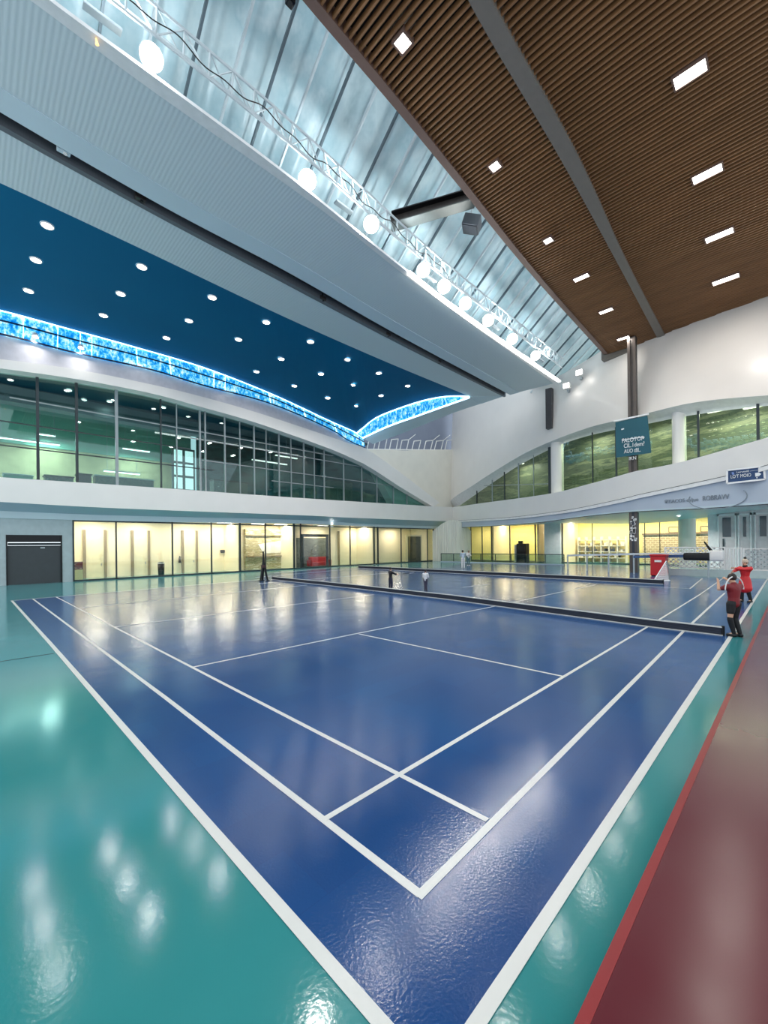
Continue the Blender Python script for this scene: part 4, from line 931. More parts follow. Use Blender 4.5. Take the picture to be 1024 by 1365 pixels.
# square and rectangular lamps
def panel_lamp(px, py, sx, sy, label, group, power):
    p = at(px, py, Z=zs - .04)
    t = thing('ceiling_panel_light', label, 'ceiling light', p, group)
    bm = bmesh.new()
    for (ax, ay, bx_, by_) in ((-sx - .06, -sy - .06, sx + .06, -sy), (-sx - .06, sy, sx + .06, sy + .06), (-sx - .06, -sy, -sx, sy), (sx, -sy, sx + .06, sy)):
        box(bm, p + Vector((ax, ay, -.06)), p + Vector((bx_, by_, .16)))
    obj('frame', bm, BRONZE, t)
    bm = bmesh.new(); box(bm, p + Vector((-sx, -sy, -.03)), p + Vector((sx, sy, .02))); obj('diffuser', bm, LAMP, t)
    lamp('panel_light', p + Vector((0, 0, -.08)), sx * 2, power, shape='RECTANGLE', size_y=sy * 2, color=(1, .95, .88), parent=t)
for i, (x, y, s) in enumerate([(537, 56, .21), (660, 221, .2), (731, 320, .2), (775, 369.5, .3), (808, 414, .3), (831, 450.5, .3)]):
    panel_lamp(x, y, s if i < 3 else .2, s if i < 3 else .42, f'small white light in the slat ceiling near its open edge, {ORD[i]} along', 'small lights of the slat ceiling', 90)
for i, (x, y) in enumerate([(920, 98), (943, 231), (959, 313), (967.5, 372), (975.5, 419)]):
    panel_lamp(x, y, .26, .46 + .06 * i, f'rectangular white light beyond the taupe beam in the slat ceiling, {ORD[i]} along', 'rectangular lights of the slat ceiling', 130)

# ------------------------------------------------------------------ open roof slot
def roof_z(Y): return 20 + (20 - Y) * .8
ROOFM = bands('roof_sheet', [(150, 178, 186), (196, 214, 218), (168, 196, 204), (222, 232, 234)], .5, (.5, .4, .4), rough=.3)
bm = bmesh.new(); nx = 300; prev = None
for i in range(nx):
    X = -4 + 58 * i / (nx - 1); ph = (X % 3.0) / 3.0
    dz = .55 * math.sin(math.pi * ph) + (.12 * math.sin(4 * math.pi * ph))
    c = [bm.verts.new((X, Y, roof_z(Y) + dz)) for Y in (20.9, 19.2, 17.5, 15.5, 13.5, 11)]
    if prev:
        for k in range(5): bm.faces.new((prev[k], c[k], c[k + 1], prev[k + 1]))
    prev = c
struct('ceiling_roof', bm, ROOFM, 'pale blue vaulted roof sheets above the open slot', 'roof', smooth=True)
bm = bmesh.new(); box(bm, (54, 9, 18.2), (54.3, 24, 30)); struct('wall_roof_end', bm, WHITE2, 'white end wall closing the roof slot', 'wall')
# ribs under the roof, one thing each
RIB = mat('roof_rib', (98, 112, 120), .35, metal=.5)
k = 0; X = .5
while X < 53:
    p, q = Vector((X, 20.8, roof_z(20.8) - .25)), Vector((X, 11.6, roof_z(11.6) - .25))
    bm = bmesh.new(); bar(bm, p, q, .09, .16); o = obj('roof_rib', bm, RIB if k % 2 == 0 else TRUSSM)
    tag(o, 'thin sloping steel rib under the pale roof sheets', 'roof rib', 'ribs under the roof sheets')
    k += 1; X += 1.5
# steel beam across the slot, dark box speaker
a, b = at(522, 303, Z=20.6), at(634, 270, Z=22.0)
t = thing('steel_beam', 'grey steel beam lying across the open roof slot', 'beam', a)
bm = bmesh.new(); up = Vector((0, 0, 1)); bar(bm, a, b, .75, .06); obj('lower_flange', bm, mat('beam_grey', (92, 98, 96), .4, metal=.3), t)
bm = bmesh.new(); bar(bm, a + up * .3, b + up * .3, .08, .6); obj('web', bm, DARKSTEEL, t)
bm = bmesh.new(); bar(bm, a + up * .62, b + up * .62, .75, .06); obj('upper_flange', bm, BLACKM, t)
p = at(629, 299, Z=21.8)
t = thing('loudspeaker', 'dark box loudspeaker hanging under the roof sheets', 'loudspeaker', p)
M_ = Matrix.Translation(p) @ Matrix.Rotation(.5, 4, 'Z') @ Matrix.Rotation(.35, 4, 'X')
bm = bmesh.new(); box(bm, (-.42, -.5, -.3), (.42, .5, .35), M_, bev=.04); obj('cabinet_body', bm, mat('speaker_grey', (92, 98, 104), .5), t)
bm = bmesh.new(); box(bm, (-.38, -.45, -.36), (.38, .45, -.3), M_); obj('grille', bm, mat('grille_grey', (60, 64, 70), .6), t)
bm = bmesh.new(); tube(bm, p + Vector((0, 0, .3)), (p.x, p.y, roof_z(p.y)), .04, 6); obj('hanger', bm, STEEL, t)
# truss along the bulkhead edge
TE = [Vector((p.x, p.y - .3, ZC + 1.02)) for p in lift(edge, Z=ZC, n=64)]
t = thing('lighting_truss', 'white lattice lighting truss along the edge of the roof slot', 'truss', TE[0])
for nm, off in (('lower_chord', Vector((0, 0, 0))), ('upper_chord', Vector((0, -.15, .8))), ('rear_chord', Vector((0, .5, .65)))):
    bm = bmesh.new()
    for p, q in zip(TE, TE[1:]): tube(bm, p + off, q + off, .055, 6)
    obj(nm, bm, TRUSSM, t)
bm = bmesh.new(); lo = Vector((0, 0, 0)); hi = Vector((0, -.15, .8)); re = Vector((0, .5, .65))
acc = TE[0].x; lastp = None; pts = []
X = TE[0].x; tab = [(p.x, p.y) for p in TE]
while X < TE[-1].x - .1:
    pts.append(Vector((X, interp(tab, X), ZC + 1.02))); X += .85
for i, p in enumerate(pts):
    tube(bm, p + lo, p + hi, .035, 5)
    if i + 1 < len(pts):
        q = pts[i + 1]; tube(bm, (p + lo) if i % 2 else (p + hi), (q + hi) if i % 2 else (q + lo), .028, 5); tube(bm, p + hi, q + re, .028, 5)
obj('lacing', bm, TRUSSM, t)
bm = bmesh.new(); prev = None
for i in range(120):
    X = 1 + 20 * i / 119; q = Vector((X, interp(tab, X) - .3, ZC + 1.1 + .12 * math.sin(X * 1.7) + .08 * math.sin(X * 4.1)))
    if prev is not None: tube(bm, prev, q, .025, 4)
    prev = q
obj('cable', bm, BLACK, t)
# floodlights on the truss
FL = [(202, 76, .36), (410, 240, .4), (495, 299, .4), (564.5, 360, .4), (592, 382, .42), (620.5, 404.5, .42), (651, 427, .42), (683, 452, .42), (714, 474, .4)]
for i, (x, y, r) in enumerate(FL):
    p = at(x, y, Z=ZC + .5)
    aim = Vector((p.x * .75 + 2, p.y - 7, 0)); d = (aim - p).normalized()
    tr_ = thing('ceiling_floodlight', f'bright floodlight on the truss along the roof slot, {ORD[i]} from the near end', 'floodlight', p, 'floodlights on the truss')
    cam_d_ = (EYE - p).normalized(); d2 = (d * .5 + cam_d_ * .8).normalized()
    bm = bmesh.new(); tube(bm, p - d2 * .28, p, r * .7, 18, r); obj('housing', bm, STEEL, tr_)
    bm = bmesh.new(); tube(bm, p, p + d2 * .03, r * .92, 18); obj('lens', bm, emat('flood_lens', (255, 252, 244), 60), tr_)
    bm = bmesh.new(); tube(bm, p - d2 * .15 + Vector((0, 0, 0)), p - d2 * .15 + Vector((0, .1, .3)), .04, 6); obj('bracket', bm, STEEL, tr_)
    lamp('flood_light', p + d2 * .06, r * 1.8, 120, aim=p + d2, color=(1, .98, .95), parent=tr_)
# LED strip on the far half of the bulkhead edge
LE = [at(p.x, p.y + 1.5, Z=ZC - .1) for p in curve([(545, 362), (600, 405), (680, 462), (746, 507)], 20)]
bm = bmesh.new(); 
for p, q in zip(LE, LE[1:]): bar(bm, p, q, .24, .12)
o = obj('ceiling_led_strip', bm, LEDW); tag(o, 'bright white LED strip along the far half of the ceiling panel edge', 'strip light')
# uplights added behind the truss only to brighten the roof sheets
for i, X in enumerate((3, 12.8, 20, 28, 36)):
    p = Vector((X, interp(tab, X) + .4, ZC + .75)); tr_ = thing('ceiling_uplight', f'slim uplight behind the truss aimed at the roof sheets, {ORD[i]} along', 'uplight', p, 'uplights behind the truss')
    bm = bmesh.new(); box(bm, p + Vector((-.5, -.12, -.1)), p + Vector((.5, .12, 0)), bev=.02); obj('housing', bm, STEEL, tr_)
    bm = bmesh.new(); box(bm, p + Vector((-.46, -.09, 0)), p + Vector((.46, .09, .02))); obj('lens', bm, LAMPSOFT, tr_)
    lamp('uplight_light', p + Vector((0, 0, .06)), .9, 200, aim=p + Vector((0, -1.2, 4)), shape='RECTANGLE', size_y=.2, color=(.86, .96, 1), parent=tr_)
# fittings in the black slot
for i, (x, y, lab) in enumerate([(85, 200, 'white sensor box in the black ceiling slot'), (430, 398, 'small dark spot fitting midway along the black ceiling slot'), (187, 264, 'tiny dark clip in the near black ceiling slot'), (517, 446, 'dark spot fitting in the far black ceiling slot'), (585, 482, 'dark fitting near the end of the black ceiling slot')]):
    p = at(x, y, Z=ZC + .1); t = thing('ceiling_slot_fitting', lab, 'fitting', p)
    bm = bmesh.new(); box(bm, p + Vector((-.22, -.12, -.1)), p + Vector((.22, .12, .12)), bev=.04); obj('body', bm, BULKSM if i == 0 else DARKSTEEL, t)
    bm = bmesh.new(); tube(bm, p + Vector((0, 0, .1)), p + Vector((0, 0, .36)), .05, 8); obj('stem', bm, BLACKM, t)
    bm = bmesh.new(); tube(bm, p + Vector((.05, 0, -.1)), p + Vector((.05, 0, -.14)), .07, 10); obj('lens', bm, BLACKM if i else WHITE, t)
p = at(387, 3, Z=19.0)
t = thing('ceiling_camera', 'small dark camera unit hanging at the top of the roof slot', 'camera', p)
bm = bmesh.new(); box(bm, p + Vector((-.12, -.12, -.06)), p + Vector((.12, .12, .18)), bev=.03); obj('body', bm, BLACKM, t)
bm = bmesh.new(); tube(bm, p + Vector((0, 0, -.06)), p + Vector((-.05, -.05, -.16)), .08, 12); obj('lens', bm, BLACK, t)
bm = bmesh.new(); tube(bm, p + Vector((0, 0, .15)), p + Vector((0, 0, 3)), .02, 6); obj('rod', bm, STEEL, t)
p = at(128, 57, Z=ZC - .2)
t = thing('ceiling_amber_lamp', 'tiny amber cone lamp under the smooth white ceiling lip', 'lamp', p)
bm = bmesh.new(); tube(bm, p + Vector((.04, .04, .0)), p + Vector((0, 0, .16)), .05, 10, .012); obj('shade', bm, emat('amber', (255, 196, 120), 2.2), t)
bm = bmesh.new(); tube(bm, p + Vector((0, 0, .15)), p + Vector((0, 0, .2)), .02, 8); obj('cap', bm, BRONZE, t)
# wall floodlights on the right wall
for i, (x, y, lab) in enumerate([(773, 497, 'white square floodlight high on the white wall by the slat ceiling'), (756, 514.5, 'white square floodlight beside the short dark pilaster')]):
    X = fW(x) - .9; p = at(x, y, X=X); t = thing('wall_floodlight', lab, 'floodlight', p)
    bm = bmesh.new(); box(bm, p + Vector((-.2, -.32, -.26)), p + Vector((.25, .32, .26)), bev=.03); obj('housing', bm, WHITE, t)
    bm = bmesh.new(); box(bm, p + Vector((-.25, -.26, -.24)), p + Vector((-.2, .26, .2))); obj('lens', bm, LAMPSOFT, t)
    bm = bmesh.new(); box(bm, p + Vector((.2, -.08, -.5)), p + Vector((.9, .08, -.3))); obj('bracket', bm, STEEL, t)
    lamp('wall_flood_light', p + Vector((-.3, 0, -.3)), .5, 10, aim=p + Vector((-1, -1.5, -2)), parent=t)
p = at(987, 492, X=fW(987) - .25)  # glowing oval added in place of a reflection on the white wall
t = thing('wall_lamp', 'small oval white lamp on the glossy white wall', 'wall lamp', p)
bm = bmesh.new(); bmesh.ops.create_uvsphere(bm, u_segments=18, v_segments=10, radius=1, matrix=Matrix.Translation(p) @ Matrix.Diagonal((.12, .38, .26, 1))); obj('diffuser', bm, emat('lamp_dim', (255, 252, 246), 1.3), t, True)
bm = bmesh.new(); box(bm, p + Vector((-.14, -.4, -.02)), p + Vector((.2, .4, .02))); obj('band', bm, GREYLIP, t)
bm = bmesh.new(); box(bm, p + Vector((.05, -.15, -.12)), p + Vector((.7, .15, .12))); obj('back_plate', bm, WHITE, t)

# ------------------------------------------------------------------ nets on the court
def net_mat():
    m = bpy.data.materials.new('net_mesh'); m.use_nodes = True; t = m.node_tree; N, L = t.nodes, t.links; b = N['Principled BSDF']
    b.inputs['Base Color'].default_value = srgb((20, 24, 34)); b.inputs['Roughness'].default_value = .7
    tc = N.new('ShaderNodeTexCoord'); w = N.new('ShaderNodeTexWave'); w.bands_direction = 'Z'; w.inputs['Scale'].default_value = 9; L.new(tc.outputs['Object'], w.inputs['Vector'])
    rp = N.new('ShaderNodeValToRGB'); rp.color_ramp.elements[0].color = srgb((12, 16, 26)); rp.color_ramp.elements[1].color = srgb((46, 54, 72)); L.new(w.outputs['Fac'], rp.inputs['Fac']); L.new(rp.outputs['Color'], b.inputs['Base Color'])
    MATS['net'] = m; return m
NETM = net_mat()
def net(pts, h, label, w=.04):
    P = [Vector((x, y, 0)) for x, y in pts]
    t = thing('court_net', label, 'net', P[0])
    bm = bmesh.new(); loft(bm, [p + Vector((-w / 2, 0, .02)) for p in P], [p + Vector((-w / 2, 0, h - .02)) for p in P], (w, 0, 0)); obj('net_mesh', bm, NETM, t)
    bm = bmesh.new()
    for p, q in zip(P, P[1:]): bar(bm, p + Vector((0, 0, h)), q + Vector((0, 0, h)), w + .03, .03)
    obj('top_tape', bm, LINEW, t)
    bm = bmesh.new()
    for p, q in zip(P, P[1:]): bar(bm, p + Vector((-.05, 0, .015)), q + Vector((-.05, 0, .015)), .05, .02)
    obj('bottom_tape', bm, LINEW, t)
    for p in (P[0], P[-1]):
        bm = bmesh.new(); tube(bm, p, p + Vector((0, 0, h + .04)), .04, 10); obj('post', bm, BLACKM, t)
net([(14.05, 1.42), (14.1, 3.0), (14.66, 7.25), (15.2, 11.1), (15.6, 17.6), (15.85, 27.6)], .22, 'low black court net with white tape across the near blue court')
net([(28.7, 5.6), (28.9, 14.3), (29.0, 21), (29.6, 33.5)], .26, 'low dark net across the far end of the blue court', .05)
# tripod post at the end of the near net
c0 = at(351.5, 774.5, Z=0)
t = thing('net_post', 'black tripod net post at the far end of the near net', 'net post', c0)
hp = 2.05
bm = bmesh.new(); tube(bm, c0 + Vector((0, 0, 1.1)), c0 + Vector((0, 0, hp)), .1, 10, .05); obj('pole', bm, BLACKM, t)
for k in range(3):
    th = k * 2 * math.pi / 3 + math.pi / 4 + .5; bm = bmesh.new(); e = c0 + Vector((math.cos(th) * .3, math.sin(th) * .3, 0)); tube(bm, e, c0 + Vector((0, 0, 1.35)), .065, 8, .085); obj('leg', bm, BLACKM, t)
    bm = bmesh.new(); box(bm, e + Vector((-.1, -.1, 0)), e + Vector((.1, .1, .06))); obj('foot', bm, BLACK, t)
bm = bmesh.new(); tube(bm, c0 + Vector((0, 0, .95)), c0 + Vector((0, 0, 1.15)), .17, 12); obj('collar', bm, mat('dark_red_collar', (70, 40, 44), .5), t)
bm = bmesh.new(); tube(bm, c0 + Vector((0, 0, hp)), c0 + Vector((0, 0, hp + .08)), .07, 10, .02); obj('cap', bm, BLACK, t)

# ------------------------------------------------------------------ people
def blend(name, V, edges_, m, parent, vox=.012):
    """one smooth surface from tapered limbs: V {key: (point, radius or (rx, ry))}; rx is across (x), ry is front to back"""
    bm = bmesh.new()
    def rad(k): r = V[k][1]; return r if isinstance(r, tuple) else (r, r)
    def ball(k, f=1):
        p, (a, b) = V[k][0], rad(k); bmesh.ops.create_uvsphere(bm, u_segments=16, v_segments=10, radius=1, matrix=Matrix.Translation(p) @ Matrix.Diagonal((a * f, b * f, min(a, b) * f, 1)))
    for k in V: ball(k)
    for a, b in edges_:
        p, q = V[a][0], V[b][0]; d = q - p
        if d.length < 1e-5: continue
        (ax, ay), (bx_, by_) = rad(a), rad(b); n = 16; A, B = [], []
        z = d.normalized(); x = Vector((1, 0, 0)) - z * z.x
        if x.length < .3: x = Vector((0, 1, 0)) - z * z.y
        x.normalize(); y = z.cross(x)
        for i in range(n):
            c, s_ = math.cos(2 * math.pi * i / n), math.sin(2 * math.pi * i / n)
            A.append(bm.verts.new(p + x * c * ax + y * s_ * ay)); B.append(bm.verts.new(q + x * c * bx_ + y * s_ * by_))
        for i in range(n): bm.faces.new((A[i], A[(i + 1) % n], B[(i + 1) % n], B[i]))
        bm.faces.new(A[::-1]); bm.faces.new(B)
    bmesh.ops.recalc_face_normals(bm, faces=bm.faces)
    me = bpy.data.meshes.new(name); bm.to_mesh(me); bm.free(); o = bpy.data.objects.new(name, me); C.objects.link(o)
    r = o.modifiers.new('remesh', 'REMESH'); r.mode = 'VOXEL'; r.voxel_size = vox
    sm = o.modifiers.new('smooth', 'SMOOTH'); sm.iterations = 3 if vox > .009 else 1; sm.factor = .5
    dg = bpy.context.evaluated_depsgraph_get(); dg.update()
    me2 = bpy.data.meshes.new_from_object(o.evaluated_get(dg)); me2.name = name
    bpy.data.objects.remove(o); me2.materials.clear(); me2.shade_smooth()
    return link(name, me2, m, parent)
SKINM = mat('skin', (206, 160, 132), .55, var=.04)
def person(label, foot, face, height, pose, clothes, hair, extras=None):
    """local: +y forward, +x the person's right. pose overrides joints given for a 1.75 m body"""
    t = thing('person', label, 'person', foot)
    k = height / 1.75
    t.rotation_euler = (0, 0, face); t.scale = (k, k, k); del t['origin']
    J = dict(pelvis=(0, 0, .94), waist=(0, 0, 1.08), chest=(0, .0, 1.3), neck=(0, 0, 1.48), head=(0, .01, 1.63), crown=(0, 0, 1.72),
             sR=(.18, 0, 1.42), eR=(.25, -.02, 1.14), wR=(.27, .06, .9), sL=(-.18, 0, 1.42), eL=(-.25, -.02, 1.14), wL=(-.27, .06, .9),
             hR=(.09, 0, .9), kR=(.11, .02, .5), aR=(.11, -.02, .09), tR=(.12, .15, .04), hL=(-.09, 0, .9), kL=(-.11, .02, .5), aL=(-.11, -.02, .09), tL=(-.12, .15, .04))
    J.update(pose); J = {a: Vector(b) for a, b in J.items()}
    V = dict(pelvis=(J['pelvis'], (.14, .11)), waist=(J['waist'], (.12, .09)), chest=(J['chest'], (.16, .11)), neck=(J['neck'], .055), jaw=(J['head'].lerp(J['neck'], .45) + Vector((0, .02, 0)), .065), head=(J['head'], (.078, .095)), crown=(J['crown'], (.06, .07)))
    E_ = [('pelvis', 'waist'), ('waist', 'chest'), ('chest', 'neck'), ('neck', 'jaw'), ('jaw', 'head'), ('head', 'crown')]
    for s, sg in (('R', 1), ('L', -1)):
        V['s' + s] = (J['s' + s], .065); V['e' + s] = (J['e' + s], .042); V['w' + s] = (J['w' + s], .03)
        E_ += [('chest', 's' + s), ('s' + s, 'e' + s), ('e' + s, 'w' + s)]
        V['h' + s] = (J['h' + s], .095); V['k' + s] = (J['k' + s], .058); V['a' + s] = (J['a' + s], .04); V['t' + s] = (J['t' + s], .035)
        E_ += [('pelvis', 'h' + s), ('h' + s, 'k' + s), ('k' + s, 'a' + s), ('a' + s, 't' + s)]
        d = (J['w' + s] - J['e' + s]).normalized(); side = d.cross(Vector((0, 1, 0)))
        if side.length < .3: side = d.cross(Vector((0, 0, 1)))
        side.normalize(); bend = side.cross(d)
        pm = J['w' + s] + d * .075; V['p' + s] = (pm, (.034, .02)); E_.append(('w' + s, 'p' + s))
        for f, (off, ln) in enumerate(((-.028, .062), (-.01, .075), (.01, .072), (.027, .055))):
            a, b = f'f{f}a{s}', f'f{f}b{s}'
            V[a] = (pm + side * off + d * (.03 + ln * .4), .0095); V[b] = (pm + side * off * 1.15 + d * (.03 + ln * .85) + bend * .018, .008); E_ += [('p' + s, a), (a, b)]
        a, b = f'th{s}', f'tt{s}'; th = J['w' + s] + d * .04 - side * sg * .035
        V[a] = (th, .012); V[b] = (th + d * .045 - side * sg * .012, .0095); E_ += [('w' + s, a), (a, b)]
    fd = (J['head'] - J['neck']); 
    V['nose'] = (J['head'] + Vector((0, .105, -.02)), .014); E_.append(('head', 'nose'))
    body = blend('body', V, E_, SKINM, t, .007)
    # face
    for sg in (-1, 1):
        bm = bmesh.new(); bmesh.ops.create_uvsphere(bm, u_segments=8, v_segments=6, radius=.013, matrix=Matrix.Translation(J['head'] + Vector((sg * .032, .088, .012)))); me = bpy.data.meshes.new('eye'); bm.to_mesh(me); bm.free(); link('eye', me, BLACK, body)
        bm = bmesh.new(); bmesh.ops.create_uvsphere(bm, u_segments=8, v_segments=6, radius=1, matrix=Matrix.Translation(J['head'] + Vector((sg * .083, -.005, -.01))) @ Matrix.Diagonal((.012, .02, .032, 1))); me = bpy.data.meshes.new('ear'); bm.to_mesh(me); bm.free(); link('ear', me, SKINM, body)
    bm = bmesh.new(); bmesh.ops.create_cube(bm, size=1, matrix=Matrix.Translation(J['head'] + Vector((0, .086, -.062))) @ Matrix.Diagonal((.045, .012, .01, 1))); me = bpy.data.meshes.new('mouth'); bm.to_mesh(me); bm.free(); link('mouth', me, mat('lip', (150, 80, 74), .5), body)
    # hair
    if hair:
        bm = bmesh.new(); bmesh.ops.create_uvsphere(bm, u_segments=16, v_segments=10, radius=1, matrix=Matrix.Translation(J['head'] + Vector((0, -.022, .035))) @ Matrix.Diagonal((.096, .108, .115, 1)))
        for v in list(bm.verts):
            if v.co.z < J['head'].z - .05 or (v.co.y > J['head'].y + .06 and v.co.z < J['head'].z + .06): bm.verts.remove(v)
        me = bpy.data.meshes.new('hair'); bm.to_mesh(me); bm.free(); me.shade_smooth(); link('hair', me, hair, t)
    def P(a, b, f): return J[a].lerp(J[b], f)
    for kind, m in clothes:
        if kind in ('shirt', 'long_shirt', 'coat'):
            V = dict(pelvis=(J['pelvis'] + Vector((0, 0, -.02)), (.2, .16) if kind == 'coat' else (.16, .125)), waist=(J['waist'], (.145, .115)), chest=(J['chest'], (.185, .135)), neck=(J['neck'] + Vector((0, 0, -.03)), .075)); E2 = [('pelvis', 'waist'), ('waist', 'chest'), ('chest', 'neck')]
            for s in 'RL':
                V['s' + s] = (J['s' + s], .085); V['e' + s] = (P('s' + s, 'e' + s, .6 if kind == 'shirt' else 1), .062); E2 += [('chest', 's' + s), ('s' + s, 'e' + s)]
                if kind != 'shirt': V['w' + s] = (P('e' + s, 'w' + s, .95), .045); E2.append(('e' + s, 'w' + s))
            if kind == 'coat':
                V['hem'] = (J['pelvis'].lerp((J['kR'] + J['kL']) / 2, .8), (.26, .2)); E2.append(('pelvis', 'hem'))
            blend({'shirt': 'shirt', 'long_shirt': 'jacket', 'coat': 'coat'}[kind], V, E2, m, t)
        elif kind in ('shorts', 'trousers', 'skirt'):
            f = .5 if kind == 'shorts' else 1
            V = dict(pelvis=(J['pelvis'] + Vector((0, 0, .03)), (.155, .12))); E2 = []
            for s in 'RL':
                V['h' + s] = (J['h' + s], .112); V['k' + s] = (P('h' + s, 'k' + s, f), .095 if f < 1 else .078); E2 += [('pelvis', 'h' + s), ('h' + s, 'k' + s)]
                if f == 1: V['a' + s] = (P('k' + s, 'a' + s, .93), .062); E2.append(('k' + s, 'a' + s))
            blend(kind, V, E2, m, t)
        elif kind == 'shoes':
            for s in 'RL':
                V = dict(a=(J['a' + s] + Vector((0, -.03, -.035)), .052), b=(J['a' + s].lerp(J['t' + s], .5) + Vector((0, 0, -.02)), .052), c=(J['t' + s], .042))
                blend('shoe', V, [('a', 'b'), ('b', 'c')], m, t)
        elif kind.startswith('legging'):
            s = kind[-1]; V = dict(h=(P('h' + s, 'k' + s, .3 if 'long' in kind else .95), .098 if 'long' in kind else .068), k=(P('h' + s, 'k' + s, 1.0), .07), c=(P('k' + s, 'a' + s, .35), .068), a=(P('k' + s, 'a' + s, .95), .05))
            blend('legging', V, [('h', 'k'), ('k', 'c'), ('c', 'a')], m, t)
    if extras: extras(t, J)
    return t
HAIRB = mat('dark_hair', (30, 22, 20), .5, var=.2)
MAROON = mat('maroon_shirt', (122, 22, 30), .6, var=.08)
BLACKC = mat('black_cloth', (20, 20, 24), .7, var=.1)
REDC = mat('red_coat', (206, 30, 36), .45, var=.08)
WHITEC = mat('white_cloth', (228, 226, 224), .7)
def ex_a(t, J):
    # white headband strap arcing over the shoulders
    bm = bmesh.new(); prev = None
    for i in range(15):
        th = math.pi * i / 14; q = Vector((.3 * math.cos(th), -.02, 1.3 + .36 * math.sin(th)))
        if prev is not None: tube(bm, prev, q, .016, 6)
        prev = q
    me = bpy.data.meshes.new('white_strap'); bm.to_mesh(me); bm.free(); link('white_strap', me, WHITEC, t)
    bm = bmesh.new(); box(bm, (-.13, -.1, .64), (.0, .13, .67)); bm.free()
pA = at(979, 849, Z=0); pA.z = 0
yawA = math.atan2(-1, 1) * 0 - math.radians(35)
person('person seen from behind in maroon shirt and black shorts at the end of the net', pA, yawA, 1.66,
       dict(sR=(.2, 0, 1.38), eR=(.36, .12, 1.3), wR=(.2, .3, 1.5), sL=(-.2, 0, 1.38), eL=(-.3, .16, 1.3), wL=(-.16, .3, 1.48), head=(0, .06, 1.6), crown=(0, .06, 1.69), kR=(.08, .04, .5), kL=(-.13, .0, .5), aL=(-.03, -.02, .09), tL=(-.06, .13, .04), aR=(.12, -.06, .09), tR=(.16, .1, .04)),
       [('shirt', MAROON), ('shorts', BLACKC), ('long_legging_R'.replace('long_legging', 'legging_long'), BLACKC), ('legging_L', BLACKC), ('shoes', mat('shoe_black', (22, 22, 24), .4))], HAIRB, ex_a)
pB = at(994, 803, Z=0); pB.z = 0
def ex_b(t, J):
    h = J['head']
    bm = bmesh.new(); bmesh.ops.create_uvsphere(bm, u_segments=16, v_segments=10, radius=1, matrix=Matrix.Translation(h + Vector((0, -.01, .06))) @ Matrix.Diagonal((.1, .115, .12, 1)))
    for v in list(bm.verts):
        if v.co.z < h.z + .02: bm.verts.remove(v)
    me = bpy.data.meshes.new('beanie'); bm.to_mesh(me); bm.free(); me.shade_smooth(); hat = link('beanie', me, mat('beanie_cream', (206, 186, 166), .8), t)
    bm = bmesh.new(); bmesh.ops.create_icosphere(bm, subdivisions=2, radius=.055, matrix=Matrix.Translation(h + Vector((0, -.01, .2)))); me = bpy.data.meshes.new('pompom'); bm.to_mesh(me); bm.free(); me.shade_smooth(); link('pompom', me, HAIRB, hat)
    bm = bmesh.new(); tube(bm, J['neck'] + Vector((0, 0, -.02)), J['neck'] + Vector((0, .01, .06)), .085, 14, .075); me = bpy.data.meshes.new('scarf'); bm.to_mesh(me); bm.free(); link('scarf', me, BLACKC, t)
person('person in long red coat and cream pompom hat reaching out both arms', pB, math.radians(60), 1.72,
       dict(sR=(.2, 0, 1.4), eR=(.16, .32, 1.32), wR=(.05, .6, 1.28), sL=(-.2, 0, 1.4), eL=(-.14, .32, 1.38), wL=(-.04, .62, 1.42), kR=(.1, .05, .5), aR=(.12, .02, .09), aL=(-.13, -.1, .09), tL=(-.13, .06, .04)),
       [('coat', REDC), ('trousers', BLACKC), ('shoes', mat('shoe_black', (22, 22, 24), .4))], HAIRB, ex_b)
pC = at(521, 787.5, Z=0); pC.z = 0
person('small person in black clothes with arm stretched out, standing before the near net', pC, math.radians(-100), 1.26,
       dict(sR=(.2, 0, 1.4), sL=(-.2, 0, 1.4), eL=(-.16, .34, 1.28), wL=(-.05, .6, 1.22), eR=(.24, .3, 1.22), wR=(.05, .52, 1.2), kR=(.12, .03, .5), kL=(-.12, 0, .5)),
       [('long_shirt', BLACKC), ('trousers', mat('navy_trousers', (28, 34, 60), .7)), ('shoes', mat('shoe_grey', (140, 130, 130), .5))], HAIRB)
q = pC + Vector((.28, -.62, .92))
t = thing('racket', 'thin dark racket held out by the small person in black', 'racket', q)
dR = Vector((R2, -R2, .12)).normalized()
bm = bmesh.new(); tube(bm, q, q + dR * .35, .016, 8); obj('handle', bm, BLACK, t)
bm = bmesh.new(); c_ = q + dR * .5; prev = None
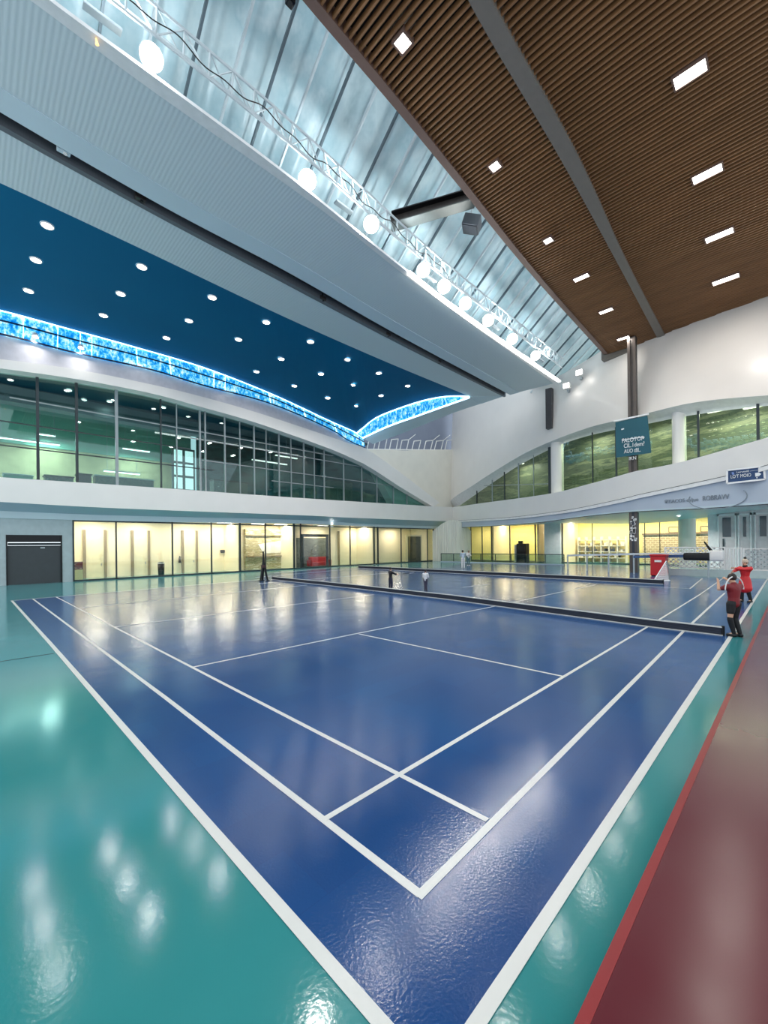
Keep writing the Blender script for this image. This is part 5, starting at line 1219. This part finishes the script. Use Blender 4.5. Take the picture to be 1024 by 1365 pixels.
for i in range(21):
    th = 2 * math.pi * i / 20; v = c_ + dR * (.15 * math.cos(th)) + Vector((0, 0, .07 * math.sin(th)))
    if prev is not None: tube(bm, prev, v, .012, 6)
    prev = v
obj('head_hoop', bm, DARKSTEEL, t)
bm = bmesh.new()
for i in range(-3, 4): tube(bm, c_ + dR * (i * .04) - Vector((0, 0, .06)), c_ + dR * (i * .04) + Vector((0, 0, .06)), .003, 4)
obj('strings', bm, WHITEC, t)
pD = at(567.5, 787.5, Z=0); pD.z = 0
person('small person in white top and dark trousers standing on the blue court', pD, math.radians(-70), 1.12,
       dict(eR=(.22, .1, 1.15), wR=(.1, .24, 1.15), eL=(-.22, .08, 1.15), wL=(-.1, .22, 1.12), kR=(.05, .05, .5), kL=(-.06, 0, .5), aR=(.06, .05, .09), tR=(.08, .2, .04), aL=(-.05, -.05, .09), tL=(-.06, .1, .04)),
       [('long_shirt', WHITEC), ('trousers', mat('grey_trousers', (64, 60, 76), .7)), ('shoes', mat('shoe_black', (22, 22, 24), .4))], HAIRB)
for i, (x, y, f) in enumerate([(617.5, 757, -40), (624.5, 754, 150)]):
    p = at(x, y, Z=0); p.z = 0
    person(['person in pale clothes bending a little beside the far low barrier', 'person in white jacket and grey trousers facing the other by the barrier'][i], p, math.radians(f), 1.85 if i == 0 else 1.75,
           dict(chest=(0, .06, 1.28), neck=(0, .1, 1.45), head=(0, .14, 1.6), crown=(0, .14, 1.69), eR=(.25, .16, 1.16), wR=(.16, .36, 1.2), eL=(-.25, .12, 1.16), wL=(-.18, .32, 1.12)),
           [('long_shirt', mat('pale_blue_cloth', (186, 200, 214), .7) if i == 0 else WHITEC), ('trousers', WHITEC if i == 0 else mat('teal_trousers', (86, 120, 124), .7)), ('shoes', WHITEC)], HAIRB)

# ------------------------------------------------------------------ world
w = bpy.data.worlds.new('world'); S.world = w; w.use_nodes = True
w.node_tree.nodes['Background'].inputs['Color'].default_value = (.84, .93, 1, 1); w.node_tree.nodes['Background'].inputs['Strength'].default_value = 1.35
